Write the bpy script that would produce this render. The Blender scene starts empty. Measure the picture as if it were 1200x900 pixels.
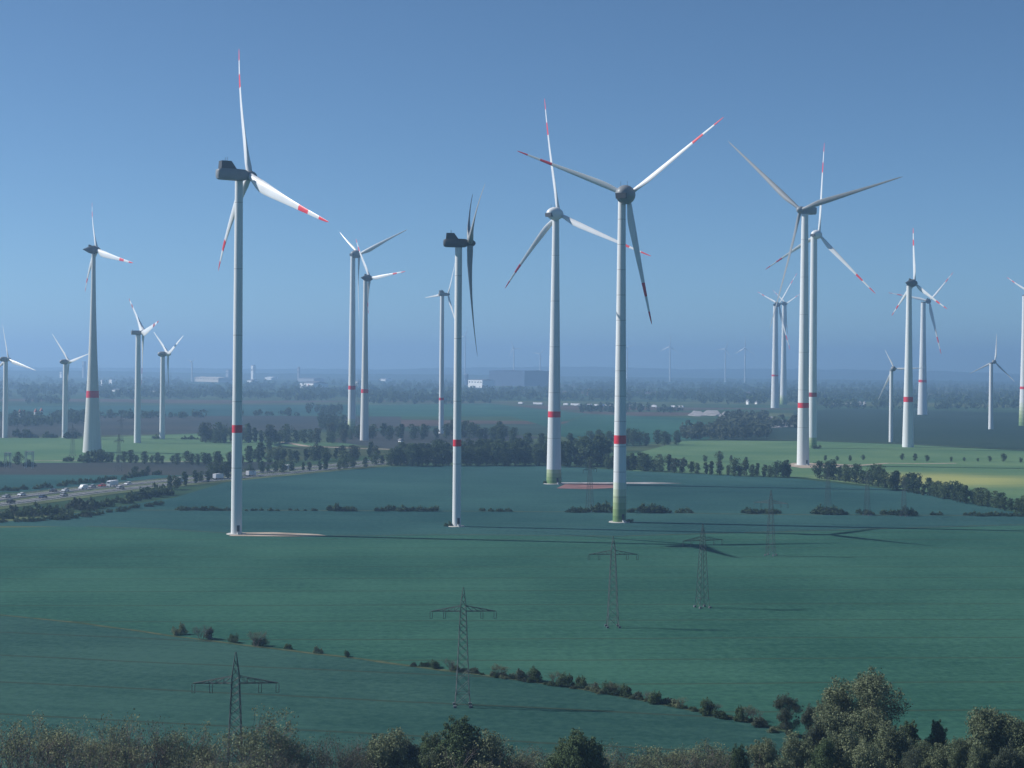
import bpy, math, random
import numpy as np
R = math.radians
C = bpy.context.scene.collection
sc = bpy.context.scene
rng = random.Random(7)

# ------------------------------------------------------------------ camera geometry
CAM_H, F_PX, ROLL = 60.0, 2000.0, R(0.43)
cr, sr = math.cos(ROLL), math.sin(ROLL)

def derot(px, py):
    u, w = px - 600.0, py - 430.0
    return u * cr + w * sr, -u * sr + w * cr

def G(px, py, z=0.0):
    """ground point that the photograph shows at this pixel"""
    u, w = derot(px, py)
    d = (CAM_H - z) * F_PX / max(w, 4.0)
    return (u * d / F_PX, d, z)

def P(px, py, d):
    """point at distance d that the photograph shows at this pixel"""
    u, w = derot(px, py)
    return (u * d / F_PX, d, CAM_H - w * d / F_PX)

# ------------------------------------------------------------------ materials
def mat(name, col, rough=0.6, spec=0.25, metal=0.0, noise=None):
    m = bpy.data.materials.new(name); m.use_nodes = True
    nt = m.node_tree; b = nt.nodes['Principled BSDF']
    b.inputs['Roughness'].default_value = rough
    b.inputs['Specular IOR Level'].default_value = spec
    b.inputs['Metallic'].default_value = metal
    b.inputs['Base Color'].default_value = (*col, 1)
    if noise:
        scale, amt = noise
        tc = nt.nodes.new('ShaderNodeTexCoord')
        n = nt.nodes.new('ShaderNodeTexNoise'); n.inputs['Scale'].default_value = scale; n.inputs['Detail'].default_value = 5
        r = nt.nodes.new('ShaderNodeValToRGB')
        r.color_ramp.elements[0].position = .3; r.color_ramp.elements[1].position = .7
        r.color_ramp.elements[0].color = (*[c * (1 - amt) for c in col], 1)
        r.color_ramp.elements[1].color = (*[min(1, c * (1 + amt)) for c in col], 1)
        nt.links.new(tc.outputs['Object'], n.inputs['Vector'])
        nt.links.new(n.outputs['Fac'], r.inputs['Fac'])
        nt.links.new(r.outputs['Color'], b.inputs['Base Color'])
    return m

def N(nt, t, **kw):
    n = nt.nodes.new(t)
    for k, v in kw.items(): setattr(n, k, v)
    return n

def field_mat(name, c1, c2, ang=0.0, tram=0.25, big=90.0, spot=None):
    """crop: broad patches, finer mottling, drilled rows and tramlines"""
    m = bpy.data.materials.new(name); m.use_nodes = True
    nt = m.node_tree; b = nt.nodes['Principled BSDF']
    b.inputs['Roughness'].default_value = 1.0; b.inputs['Specular IOR Level'].default_value = 0.0
    L = nt.links.new
    tc = N(nt, 'ShaderNodeTexCoord')
    mp = N(nt, 'ShaderNodeMapping'); mp.inputs['Rotation'].default_value = (0, 0, ang)
    L(tc.outputs['Object'], mp.inputs['Vector'])
    n1 = N(nt, 'ShaderNodeTexNoise'); n1.inputs['Scale'].default_value = 1 / big; n1.inputs['Detail'].default_value = 7; n1.inputs['Roughness'].default_value = .6
    L(mp.outputs['Vector'], n1.inputs['Vector'])
    st = N(nt, 'ShaderNodeMapping'); st.inputs['Scale'].default_value = (.02, .28, 1)
    L(mp.outputs['Vector'], st.inputs['Vector'])
    n2 = N(nt, 'ShaderNodeTexNoise'); n2.inputs['Scale'].default_value = 1.0; n2.inputs['Detail'].default_value = 6
    L(st.outputs['Vector'], n2.inputs['Vector'])
    n3 = N(nt, 'ShaderNodeTexNoise'); n3.inputs['Scale'].default_value = .55; n3.inputs['Detail'].default_value = 4; n3.inputs['Roughness'].default_value = .7
    L(mp.outputs['Vector'], n3.inputs['Vector'])
    a1 = N(nt, 'ShaderNodeMath', operation='MULTIPLY_ADD'); a1.inputs[1].default_value = 2.9
    L(n1.outputs['Fac'], a1.inputs[0])
    a2 = N(nt, 'ShaderNodeMath', operation='MULTIPLY_ADD'); a2.inputs[1].default_value = .9; a2.inputs[2].default_value = -2.55
    L(n2.outputs['Fac'], a2.inputs[0]); 
    a3 = N(nt, 'ShaderNodeMath', operation='MULTIPLY_ADD'); a3.inputs[1].default_value = 2.3
    L(n3.outputs['Fac'], a3.inputs[0]); L(a2.outputs[0], a3.inputs[2]); L(a3.outputs[0], a1.inputs[2])
    mx = N(nt, 'ShaderNodeMix', data_type='RGBA')
    mx.inputs[6].default_value = (*c1, 1); mx.inputs[7].default_value = (*c2, 1)
    L(a1.outputs[0], mx.inputs[0])
    # tramlines every 27 m: the tractor's twin wheelings
    sp = N(nt, 'ShaderNodeSeparateXYZ'); L(mp.outputs['Vector'], sp.inputs[0])
    ds = N(nt, 'ShaderNodeMath', operation='MULTIPLY_ADD'); ds.inputs[1].default_value = 5.0
    L(n1.outputs['Fac'], ds.inputs[0]); L(sp.outputs['Y'], ds.inputs[2])
    md = N(nt, 'ShaderNodeMath', operation='PINGPONG'); md.inputs[1].default_value = 13.5
    L(ds.outputs[0], md.inputs[0])
    lt = N(nt, 'ShaderNodeMath', operation='LESS_THAN'); lt.inputs[1].default_value = .55
    L(md.outputs[0], lt.inputs[0])
    tm = N(nt, 'ShaderNodeMath', operation='MULTIPLY'); tm.inputs[1].default_value = tram
    L(lt.outputs[0], tm.inputs[0])
    m2 = N(nt, 'ShaderNodeMix', data_type='RGBA'); m2.inputs[7].default_value = (c1[0] * .8 + .02, c1[1] * .7 + .01, c1[2] * .7, 1)
    L(tm.outputs[0], m2.inputs[0]); L(mx.outputs[2], m2.inputs[6])
    out = m2.outputs[2]
    if spot:                                     # a flowering patch
        (sx, sy, rx, ry), scol = spot
        m3 = N(nt, 'ShaderNodeMapping', vector_type='TEXTURE'); m3.inputs['Location'].default_value = (sx, sy, 0); m3.inputs['Scale'].default_value = (rx, ry, 1)
        L(tc.outputs['Object'], m3.inputs['Vector'])
        ln = N(nt, 'ShaderNodeVectorMath', operation='LENGTH'); L(m3.outputs['Vector'], ln.inputs[0])
        ad = N(nt, 'ShaderNodeMath', operation='MULTIPLY_ADD'); ad.inputs[1].default_value = 1.2; L(n2.outputs['Fac'], ad.inputs[0]); L(ln.outputs['Value'], ad.inputs[2])
        rp = N(nt, 'ShaderNodeMapRange'); rp.inputs[1].default_value = 1.0; rp.inputs[2].default_value = 1.6; rp.inputs[3].default_value = .75; rp.inputs[4].default_value = 0
        L(ad.outputs[0], rp.inputs[0])
        m4 = N(nt, 'ShaderNodeMix', data_type='RGBA'); m4.inputs[7].default_value = (*scol, 1)
        L(rp.outputs[0], m4.inputs[0]); L(out, m4.inputs[6]); out = m4.outputs[2]
    L(out, b.inputs['Base Color'])
    return m

def leaf_mat(name, c1, c2, transl=.25):
    m = bpy.data.materials.new(name); m.use_nodes = True
    nt = m.node_tree; L = nt.links.new
    for n in list(nt.nodes): nt.nodes.remove(n)
    out = N(nt, 'ShaderNodeOutputMaterial')
    gi = N(nt, 'ShaderNodeNewGeometry'); oi = N(nt, 'ShaderNodeObjectInfo')
    tc = N(nt, 'ShaderNodeTexCoord')
    no = N(nt, 'ShaderNodeTexNoise'); no.inputs['Scale'].default_value = .35; no.inputs['Detail'].default_value = 3
    L(tc.outputs['Object'], no.inputs['Vector'])
    a = N(nt, 'ShaderNodeMath', operation='MULTIPLY_ADD'); a.inputs[1].default_value = .55
    L(gi.outputs['Random Per Island'], a.inputs[0])
    b = N(nt, 'ShaderNodeMath', operation='MULTIPLY_ADD'); b.inputs[1].default_value = .5; b.inputs[2].default_value = -.3
    L(oi.outputs['Random'], b.inputs[0])
    c = N(nt, 'ShaderNodeMath', operation='MULTIPLY_ADD'); c.inputs[1].default_value = .6
    L(no.outputs['Fac'], c.inputs[0]); L(b.outputs[0], c.inputs[2]); L(c.outputs[0], a.inputs[2])
    mx = N(nt, 'ShaderNodeMix', data_type='RGBA'); mx.inputs[6].default_value = (*c1, 1); mx.inputs[7].default_value = (*c2, 1)
    L(a.outputs[0], mx.inputs[0])
    d = N(nt, 'ShaderNodeBsdfDiffuse'); t = N(nt, 'ShaderNodeBsdfTranslucent')
    L(mx.outputs[2], d.inputs['Color']); L(mx.outputs[2], t.inputs['Color'])
    ms = N(nt, 'ShaderNodeMixShader'); ms.inputs[0].default_value = transl
    L(d.outputs[0], ms.inputs[1]); L(t.outputs[0], ms.inputs[2]); L(ms.outputs[0], out.inputs['Surface'])
    return m

def tower_mat(name, base, rings=None, seams=None, dirt=.12):
    """painted steel or concrete, faint streaks, optional green base rings (z limits) and section joints"""
    m = mat(name, base, .5, .2)
    nt = m.node_tree; L = nt.links.new; b = nt.nodes['Principled BSDF']
    tc = N(nt, 'ShaderNodeTexCoord'); sp = N(nt, 'ShaderNodeSeparateXYZ'); L(tc.outputs['Object'], sp.inputs[0])
    mp = N(nt, 'ShaderNodeMapping'); mp.inputs['Scale'].default_value = (1.2, 1.2, .06); L(tc.outputs['Object'], mp.inputs['Vector'])
    no = N(nt, 'ShaderNodeTexNoise'); no.inputs['Scale'].default_value = 1.0; no.inputs['Detail'].default_value = 5; L(mp.outputs['Vector'], no.inputs['Vector'])
    rp = N(nt, 'ShaderNodeMapRange'); rp.inputs[1].default_value = .45; rp.inputs[2].default_value = .75; rp.inputs[3].default_value = 0; rp.inputs[4].default_value = dirt
    L(no.outputs['Fac'], rp.inputs[0])
    cur = None
    if rings:
        ztop, cols = rings
        cr_ = N(nt, 'ShaderNodeValToRGB'); cr_.color_ramp.interpolation = 'CONSTANT'
        els = cr_.color_ramp.elements
        n = len(cols)
        els[0].position = 0; els[0].color = (*cols[0], 1)
        els[1].position = 1 / (n + 1); els[1].color = (*(cols[1] if n > 1 else base), 1)
        for i in range(2, n): e = els.new(i / (n + 1)); e.color = (*cols[i], 1)
        e = els.new(n / (n + 1)); e.color = (*base, 1)
        dv = N(nt, 'ShaderNodeMath', operation='DIVIDE'); dv.inputs[1].default_value = ztop * (n + 1) / n
        L(sp.outputs['Z'], dv.inputs[0]); L(dv.outputs[0], cr_.inputs[0]); cur = cr_.outputs[0]
    mx = N(nt, 'ShaderNodeMix', data_type='RGBA'); mx.inputs[6].default_value = (*base, 1); mx.inputs[7].default_value = (.3, .31, .3, 1)
    if cur: L(cur, mx.inputs[6])
    L(rp.outputs[0], mx.inputs[0]); cur = mx.outputs[2]
    if seams:
        pp = N(nt, 'ShaderNodeMath', operation='PINGPONG'); pp.inputs[1].default_value = seams / 2; L(sp.outputs['Z'], pp.inputs[0])
        lt = N(nt, 'ShaderNodeMath', operation='LESS_THAN'); lt.inputs[1].default_value = .14; L(pp.outputs[0], lt.inputs[0])
        ml = N(nt, 'ShaderNodeMath', operation='MULTIPLY'); ml.inputs[1].default_value = .55; L(lt.outputs[0], ml.inputs[0])
        m2 = N(nt, 'ShaderNodeMix', data_type='RGBA'); m2.inputs[7].default_value = (.2, .21, .2, 1)
        L(ml.outputs[0], m2.inputs[0]); L(cur, m2.inputs[6]); cur = m2.outputs[2]
    L(cur, b.inputs['Base Color'])
    return m

WHITE = (.66, .68, .68)
M = dict(
    paint=mat('turbine_white', WHITE, .4, .4, noise=(.5, .04)),
    nac=mat('nacelle_grey_shade', (.19, .205, .215), .45, .4, noise=(.4, .06)),  # white nacelle paint taken down to grey: its shade is put into the colour
    blade=mat('blade_white', (.64, .66, .67), .35, .4, noise=(.15, .05)),
    bladeshade=mat('blade_grey_shade', (.22, .235, .245), .4, .4, noise=(.15, .05)),  # grey instead of blade white: shade on dark-looking blades put into the colour
    red=mat('signal_red', (.62, .03, .05), .45, .4),
    darkred=mat('dark_red', (.30, .035, .05), .45, .4),  # darker red for some blade tips; also carries one tower band's shade
    steel=mat('weathered_steel', (.065, .085, .085), .6, .3, noise=(.6, .25)),
    galv=mat('galvanised_steel', (.36, .38, .38), .5, .4, noise=(.6, .15)),
    glassy=mat('insulator', (.06, .075, .08), .3, .5),
    dark=mat('dark_rubber', (.015, .015, .017), .7),
    grey=mat('dark_grey', (.06, .065, .07), .5),
    conc=mat('concrete', (.42, .40, .37), .9, noise=(.2, .2)),
    asphalt=mat('asphalt', (.085, .085, .088), .9, noise=(.08, .2)),
    mark=mat('road_paint', (.75, .75, .73), .7, noise=(.5, .1)),
    dirt=mat('gravel_dirt', (.33, .27, .21), 1, .1, noise=(.12, .3)),
    redsoil=mat('bare_red_soil', (.20, .105, .095), 1, .1, noise=(.1, .25)),
    spoil=mat('pale_spoil', (.27, .26, .26), 1, .1, noise=(.12, .5)),
    bark=mat('bark', (.075, .062, .05), .9, .1, noise=(1.5, .3)),
    twig=mat('grey_twigs', (.15, .125, .115), .9, .1, noise=(1.0, .3)),
    leafA=leaf_mat('leaves_dark', (.027, .050, .031), (.095, .135, .070)),
    leafB=leaf_mat('leaves_mid', (.04, .07, .036), (.115, .155, .078)),
    leafC=leaf_mat('leaves_pale', (.075, .105, .06), (.21, .235, .14)),
    leafD=leaf_mat('leaves_brown', (.05, .064, .048), (.115, .135, .09)),
    leafY=leaf_mat('leaves_budding', (.13, .145, .08), (.30, .31, .18)),
    bwhite=mat('building_white', (.84, .84, .82), .7, noise=(.05, .06)),
    bcream=mat('building_cream', (.52, .47, .40), .8, noise=(.05, .1)),
    bdark=mat('cladding_blue_grey', (.05, .075, .12), .6, noise=(.03, .15)),
    bgrey=mat('render_grey', (.28, .29, .31), .8, noise=(.05, .1)),
    rooft=mat('roof_tiles', (.22, .085, .06), .8, noise=(.3, .2)),
    roofg=mat('roof_grey', (.13, .135, .15), .7, noise=(.1, .15)),
    window=mat('window_glass', (.03, .04, .05), .15, .5),
    carw=mat('car_white', (.78, .79, .8), .3, .5), card=mat('car_black', (.02, .022, .027), .3, .5),
    cars=mat('car_silver', (.42, .43, .45), .35, .5, .4), carr=mat('car_red', (.35, .03, .03), .3, .5),
    carb=mat('car_blue', (.04, .07, .16), .3, .5),
    tarp=mat('trailer_white', (.75, .76, .78), .5, .3, noise=(.3, .04)),
    tarpb=mat('trailer_blue', (.10, .16, .3), .5, .3),
    tramp=mat('field_grass_verge', (.075, .10, .045), 1, .1, noise=(.05, .35)),
)

# ------------------------------------------------------------------ mesh building
class MB:
    def __init__(s): s.v = []; s.f = []; s.mi = []
    def add(s, vs, fs, mi=0):
        o = len(s.v); s.v += [tuple(v) for v in vs]
        for f in fs: s.f.append([i + o for i in f]); s.mi.append(mi)
        return s
    def box(s, c, size, rz=0.0, mi=0, tap=1.0):
        hx, hy, hz = size[0] / 2, size[1] / 2, size[2] / 2
        ca, sa = math.cos(rz), math.sin(rz); vs = []
        for z in (-hz, hz):
            k = tap if z > 0 else 1
            for x, y in ((-hx, -hy), (hx, -hy), (hx, hy), (-hx, hy)):
                x *= k; y *= k
                vs.append((c[0] + x * ca - y * sa, c[1] + x * sa + y * ca, c[2] + z))
        return s.add(vs, [(3, 2, 1, 0), (4, 5, 6, 7), (0, 1, 5, 4), (1, 2, 6, 5), (2, 3, 7, 6), (3, 0, 4, 7)], mi)
    def tube(s, p, q, r0, r1=None, n=6, mi=0, cap=True):
        r1 = r0 if r1 is None else r1
        p = np.array(p, float); q = np.array(q, float); d = q - p; l = np.linalg.norm(d)
        if l < 1e-6: return s
        d /= l; a = np.array((0, 0, 1.)) if abs(d[2]) < .9 else np.array((1., 0, 0))
        u = np.cross(d, a); u /= np.linalg.norm(u); w = np.cross(d, u)
        vs = []
        for c, r in ((p, r0), (q, r1)):
            for i in range(n):
                t = 2 * math.pi * i / n; vs.append(c + r * (u * math.cos(t) + w * math.sin(t)))
        fs = [(i, (i + 1) % n, n + (i + 1) % n, n + i) for i in range(n)]
        if cap: fs += [tuple(range(n))[::-1], tuple(range(n, 2 * n))]
        return s.add(vs, fs, mi)
    def rings(s, rings, mi=0, cap=True, mis=None):
        """loft closed rings of equal point count"""
        n = len(rings[0]); vs = [p for r in rings for p in r]; o = len(s.v); s.v += [tuple(v) for v in vs]
        for k in range(len(rings) - 1):
            for i in range(n):
                j = (i + 1) % n
                s.f.append([o + k * n + i, o + k * n + j, o + (k + 1) * n + j, o + (k + 1) * n + i]); s.mi.append(mis[k] if mis else mi)
        if cap:
            s.f.append([o + i for i in range(n)][::-1]); s.mi.append(mis[0] if mis else mi)
            e = o + (len(rings) - 1) * n; s.f.append([e + i for i in range(n)]); s.mi.append(mis[-1] if mis else mi)
        return s
    def mesh(s, name, mats, smooth=False):
        me = bpy.data.meshes.new(name); me.from_pydata(s.v, [], s.f)
        for m in (mats if isinstance(mats, (list, tuple)) else [mats]): me.materials.append(m)
        me.polygons.foreach_set('material_index', s.mi)
        if smooth:
            me.polygons.foreach_set('use_smooth', [True] * len(s.f))
            try: me.set_sharp_from_angle(angle=R(40))
            except Exception: pass
        me.update(); return me
    def build(s, name, mats, parent=None, smooth=False):
        o = bpy.data.objects.new(name, s.mesh(name, mats, smooth)); C.objects.link(o)
        if parent: o.parent = parent
        return o

def tag(o, label=None, cat=None, group=None, kind=None):
    if label: o['label'] = label
    if cat: o['category'] = cat
    if group: o['group'] = group
    if kind: o['kind'] = kind
    return o

def empty(name, loc, rz=0.0, sc_=1.0):
    o = bpy.data.objects.new(name, None); C.objects.link(o)
    o.location = loc; o.rotation_euler = (0, 0, rz); o.scale = (sc_,) * 3; o.empty_display_size = .5
    return o

def child(name, me, parent):
    o = bpy.data.objects.new(name, me); C.objects.link(o); o.parent = parent; return o

def copy_tree(o, parent=None):
    c = o.copy(); C.objects.link(c); c.parent = parent
    for ch in list(o.children): copy_tree(ch, c)
    return c

# ------------------------------------------------------------------ ground and fields
def grid_sheet(name, x0, x1, ys, nx, z, m):
    mb = MB(); xs = [x0 + (x1 - x0) * i / nx for i in range(nx + 1)]
    mb.v = [(x, y, z) for y in ys for x in xs]
    for j in range(len(ys) - 1):
        for i in range(nx):
            a = j * (nx + 1) + i; mb.f.append([a, a + 1, a + nx + 2, a + nx + 1]); mb.mi.append(0)
    return tag(mb.build(name, m), kind='structure')

def patchwork_mat():
    """open country: a patchwork of crops, meadow and bare soil"""
    m = bpy.data.materials.new('open_country'); m.use_nodes = True
    nt = m.node_tree; b = nt.nodes['Principled BSDF']; L = nt.links.new
    b.inputs['Roughness'].default_value = 1; b.inputs['Specular IOR Level'].default_value = 0
    tc = N(nt, 'ShaderNodeTexCoord')
    mp = N(nt, 'ShaderNodeMapping'); mp.inputs['Rotation'].default_value = (0, 0, .25); mp.inputs['Scale'].default_value = (1 / 700, 1 / 260, 1)
    L(tc.outputs['Object'], mp.inputs['Vector'])
    vo = N(nt, 'ShaderNodeTexVoronoi', distance='CHEBYCHEV'); vo.inputs['Scale'].default_value = 1.0; vo.inputs['Randomness'].default_value = .8
    L(mp.outputs['Vector'], vo.inputs['Vector'])
    sp = N(nt, 'ShaderNodeSeparateColor'); L(vo.outputs['Color'], sp.inputs[0])
    cr_ = N(nt, 'ShaderNodeValToRGB'); cr_.color_ramp.interpolation = 'CONSTANT'
    cols = [(0, (.030, .060, .035)), (.25, (.040, .075, .040)), (.45, (.060, .085, .045)), (.6, (.035, .060, .045)), (.75, (.085, .105, .05)), (.88, (.085, .065, .055))]
    els = cr_.color_ramp.elements
    els[0].color = (*cols[0][1], 1); els[1].position = cols[1][0]; els[1].color = (*cols[1][1], 1)
    for p_, c_ in cols[2:]: e = els.new(p_); e.color = (*c_, 1)
    L(sp.outputs[0], cr_.inputs[0])
    n = N(nt, 'ShaderNodeTexNoise'); n.inputs['Scale'].default_value = .02; n.inputs['Detail'].default_value = 8; L(tc.outputs['Object'], n.inputs['Vector'])
    mr = N(nt, 'ShaderNodeMapRange'); mr.inputs[1].default_value = .3; mr.inputs[2].default_value = .7; mr.inputs[3].default_value = .7; mr.inputs[4].default_value = 1.3; L(n.outputs['Fac'], mr.inputs[0])
    mx = N(nt, 'ShaderNodeVectorMath', operation='SCALE'); L(cr_.outputs[0], mx.inputs[0]); L(mr.outputs[0], mx.inputs['Scale'])
    L(mx.outputs[0], b.inputs['Base Color'])
    return m

ys = [-1500, -500, 0, 150, 300, 450, 600, 800, 1000, 1300, 1600, 2000, 2500, 3000, 4000, 5000, 6500, 8000, 10000, 13500]
grid_sheet('ground', -9000, 9000, ys, 40, 0.0, patchwork_mat())

def sheet(name, pts, m, z, ground=False):
    """a field or pad drawn by its corners (photo pixels unless ground=True), cut into small cells"""
    import bmesh
    g = [p if ground else G(*p)[:2] for p in pts]
    bm = bmesh.new(); vs = [bm.verts.new((x, y, z)) for x, y in g]
    bm.faces.new(vs); bmesh.ops.triangulate(bm, faces=bm.faces[:])
    for f in bm.faces:
        if f.normal.z < 0: f.normal_flip()
    me = bpy.data.meshes.new(name); bm.to_mesh(me); bm.free(); me.materials.append(m)
    o = bpy.data.objects.new(name, me); C.objects.link(o)
    return tag(o, kind='structure')

F = dict(
    front=field_mat('crop_front', (.017, .053, .047), (.038, .090, .074), R(12), .75),
    mid=field_mat('crop_mid', (.019, .065, .050), (.042, .113, .081), R(-4), .75, 120),
    upper=field_mat('crop_upper', (.017, .054, .056), (.039, .098, .090), R(8), .4, 150),
    light=field_mat('meadow_light', (.062, .128, .068), (.115, .185, .092), R(5), .12, 120),
    yellow=field_mat('meadow_flower', (.062, .128, .068), (.115, .185, .092), R(5), .1, 100, ((*G(1105, 562)[:2], 75, 70), (.34, .335, .12))),
    brown=field_mat('soil_brown', (.030, .040, .042), (.058, .060, .056), R(3), .2, 140),
    blue=field_mat('crop_blue', (.020, .040, .034), (.030, .052, .040), R(4), .2, 260),
    rough=field_mat('rough_grass', (.03, .05, .025), (.075, .085, .045), 0, 0, 14),
)
BOUND = [(-60, 716), (0, 721), (100, 731), (205, 746), (300, 758), (410, 771), (520, 786), (610, 797), (700, 811), (800, 830), (880, 846), (950, 866), (1045, 897), (1090, 912)]
sheet('field', [(-600, 628), (150, 616), (340, 630), (520, 626), (720, 628), (900, 622), (1260, 612), (1800, 604), (1900, 960), (1140, 930)] + BOUND[::-1] + [(-140, 716), (-600, 712)], F['mid'], .02)
sheet('field', [(-600, 712), (-140, 716)] + BOUND + [(1140, 930), (1100, 960), (700, 946), (300, 944), (-120, 930), (-600, 930)], F['front'], .04)
sheet('rough_ground', [(-600, 920), (-160, 922), (300, 936), (700, 940), (960, 912), (1045, 897), (1300, 905), (1900, 905), (1900, 1400), (-500, 1400)], F['rough'], .06)
sheet('field', [(-30, 616), (100, 600), (205, 583), (262, 566), (330, 556), (460, 547), (640, 545), (740, 552), (935, 561), (1080, 578), (1260, 614), (900, 624), (720, 629), (520, 627), (340, 630), (150, 618)], F['upper'], .03)
sheet('field', [(742, 552), (738, 533), (800, 517), (870, 515), (950, 517), (1060, 521), (1210, 529), (1320, 534), (1700, 545), (1700, 625), (1330, 620), (1215, 606), (1080, 576), (935, 559)], F['yellow'], .05)
sheet('field', [(-60, 543), (-60, 514), (110, 513), (235, 508), (262, 515), (470, 521), (470, 531), (330, 541)], F['light'], .03)
sheet('field', [(-90, 556), (-60, 543), (330, 541), (300, 552), (215, 557)], F['brown'], .035)
sheet('field', [(-120, 580), (-90, 556), (215, 557), (150, 566), (40, 576)], F['upper'], .04)
sheet('field', [(-60, 514), (-60, 488), (240, 487), (470, 488), (470, 500), (235, 508)], F['brown'], .045)
sheet('field', [(640, 505), (690, 485), (810, 490), (840, 500), (830, 516), (800, 517), (735, 523), (690, 522)], F['mid'], .045)
sheet('field', [(930, 500), (930, 482), (1000, 479), (1300, 486), (1320, 534), (1060, 521), (950, 517), (830, 516), (850, 509)], F['blue'], .05)
sheet('field', [(430, 488), (430, 474), (575, 473), (690, 485), (640, 500), (600, 488)], F['mid'], .05)
sheet('field', [(-60, 488), (-60, 476), (430, 474), (430, 487)], F['upper'], .055)
sheet('field', [(300, 524), (470, 521), (470, 532), (330, 541)], F['rough'], .06)
sheet('field', [(385, 517), (420, 506), (545, 504), (640, 513), (470, 528)], F['brown'], .065)

# farm track and verge along the boundary of the two near fields
def ribbon(name, pts, w, m, z, ground=False):
    g = [np.array((p if ground else G(*p))[:2], float) for p in pts]; mb = MB()
    for i, p in enumerate(g):
        d = g[min(i + 1, len(g) - 1)] - g[max(i - 1, 0)]; d /= np.linalg.norm(d); n = np.array((-d[1], d[0]))
        a, b = (w if isinstance(w, tuple) else (-w / 2, w / 2))
        for s in (a, b): q = p + n * s; mb.v.append((q[0], q[1], z))
    for i in range(len(g) - 1): mb.f.append([2 * i + 1, 2 * i, 2 * i + 2, 2 * i + 3]); mb.mi.append(0)
    return mb.build(name, m)
def verge(pts, w, z, k=40, amp=.45):
    """irregular grassy strip"""
    g = [np.array(G(*p)[:2]) for p in pts]; q = []
    for a, b in zip(g[:-1], g[1:]):
        n = max(2, int(np.linalg.norm(b - a) / 4))
        q += [a + (b - a) * i / n for i in range(n)]
    q.append(g[-1]); mb = MB()
    for i, p in enumerate(q):
        d = q[min(i + 1, len(q) - 1)] - q[max(i - 1, 0)]; d /= np.linalg.norm(d); n = np.array((-d[1], d[0]))
        for s in (-1, 1):
            e = p + n * s * w * rng.uniform(1 - amp, 1 + amp); mb.v.append((e[0], e[1], z))
    for i in range(len(q) - 1): mb.f.append([2 * i, 2 * i + 2, 2 * i + 3, 2 * i + 1]); mb.mi.append(0)
    return tag(mb.build('grass_verge', M['verge']), kind='structure')
M['verge'] = field_mat('verge_grass', (.04, .065, .036), (.085, .10, .058), 0, 0, 6)
verge(BOUND, .7, .09)
verge([(-60, 600), (100, 598), (300, 598), (500, 599), (700, 600), (900, 603), (1100, 604), (1260, 606)], 1.0, .08)
verge([(100, 617), (190, 620), (330, 629), (520, 626.5), (720, 628.5), (900, 623.5), (1260, 613)], .6, .08)
verge([(730, 522), (800, 516), (870, 514), (950, 516), (1060, 520), (1210, 528), (1300, 533)], 2.5, .10)

# pads and tracks at the turbine feet
tag(sheet('gravel_pad', [(268, 628.5), (276, 624.5), (320, 624.0), (372, 626.2), (384, 628.2), (330, 628.8)], M['dirt'], .12), kind='structure')
tag(sheet('soil_pad', [(652, 572.5), (664, 566.8), (700, 566.4), (726, 568.0), (720, 572.0), (690, 573.5)], M['redsoil'], .12), kind='structure')
tag(sheet('gravel_track', [(640, 567.4), (655, 565.6), (765, 565.4), (800, 566.6), (765, 567.4), (690, 566.8)], M['spoil'], .14), kind='structure')
tag(sheet('gravel_pad', [(918, 545.5), (930, 542.5), (965, 543), (1002, 545), (1000, 547.6), (940, 548.8)], M['dirt'], .12), kind='structure')
tag(ribbon('gravel_track', [(1000, 546), (1040, 543), (1080, 543.5), (1120, 543)], 5, M['dirt'], .11), kind='structure')
tag(ribbon('farm_track', [(40, 540.0), (110, 540), (225, 541)], 3, M['dirt'], .1), kind='structure')
tag(ribbon('farm_track', [(330, 518), (360, 523), (420, 525.5), (470, 527)], 7, M['dirt'], .1), kind='structure')

# ------------------------------------------------------------------ hills on the horizon
def ridge(name, prof, d, depth, m):
    """prof: crest in photo pixels; a long smooth rise at distance d"""
    mb = MB(); nx = 220; nz = 7
    pxs = np.linspace(prof[0][0], prof[-1][0], nx)
    pys = np.interp(pxs, [p[0] for p in prof], [p[1] for p in prof])
    r = np.random.RandomState(int(d)); bump = np.convolve(r.randn(nx + 8), np.ones(9) / 9, 'valid') * .6 + r.randn(nx) * .22
    rows = []
    for k in range(nz):
        t = k / (nz - 1)
        for x, y, b in zip(pxs, pys, bump):
            X, Y, Z = P(x, y + b, d); zz = max(Z, 2) * math.sin(math.pi / 2 * t)
            mb.v.append((X, Y - depth * (1 - t), zz - 1.5 if k == 0 else zz))
    for i, (x, y) in enumerate(zip(pxs, pys)):
        X, Y, Z = P(x, y, d); mb.v.append((X, Y + 250, -.5))
    for k in range(nz):
        for i in range(nx - 1):
            a = k * nx + i; mb.f.append([a, a + 1, a + nx + 1, a + nx]); mb.mi.append(0)
    return tag(mb.build(name, m, smooth=True), kind='structure')
HM = field_mat('hill_woods', (.022, .045, .030), (.05, .075, .042), 0, 0, 500)
ridge('hills', [(-300, 431), (0, 430), (150, 431), (330, 432), (450, 433), (520, 431), (640, 429.5), (720, 430), (800, 432.5), (880, 432), (1000, 433), (1100, 434.5), (1180, 438), (1260, 441), (1500, 442)], 12300, 1600, HM)
ridge('hills', [(-300, 436), (0, 434), (120, 435), (250, 437), (400, 438), (560, 439), (700, 441), (900, 444), (1050, 445), (1300, 449), (1500, 450)], 8600, 900, HM)

# ------------------------------------------------------------------ wind turbines
def vec(*a): return np.array(a, float)
UP = vec(0, 0, 1)

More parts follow.
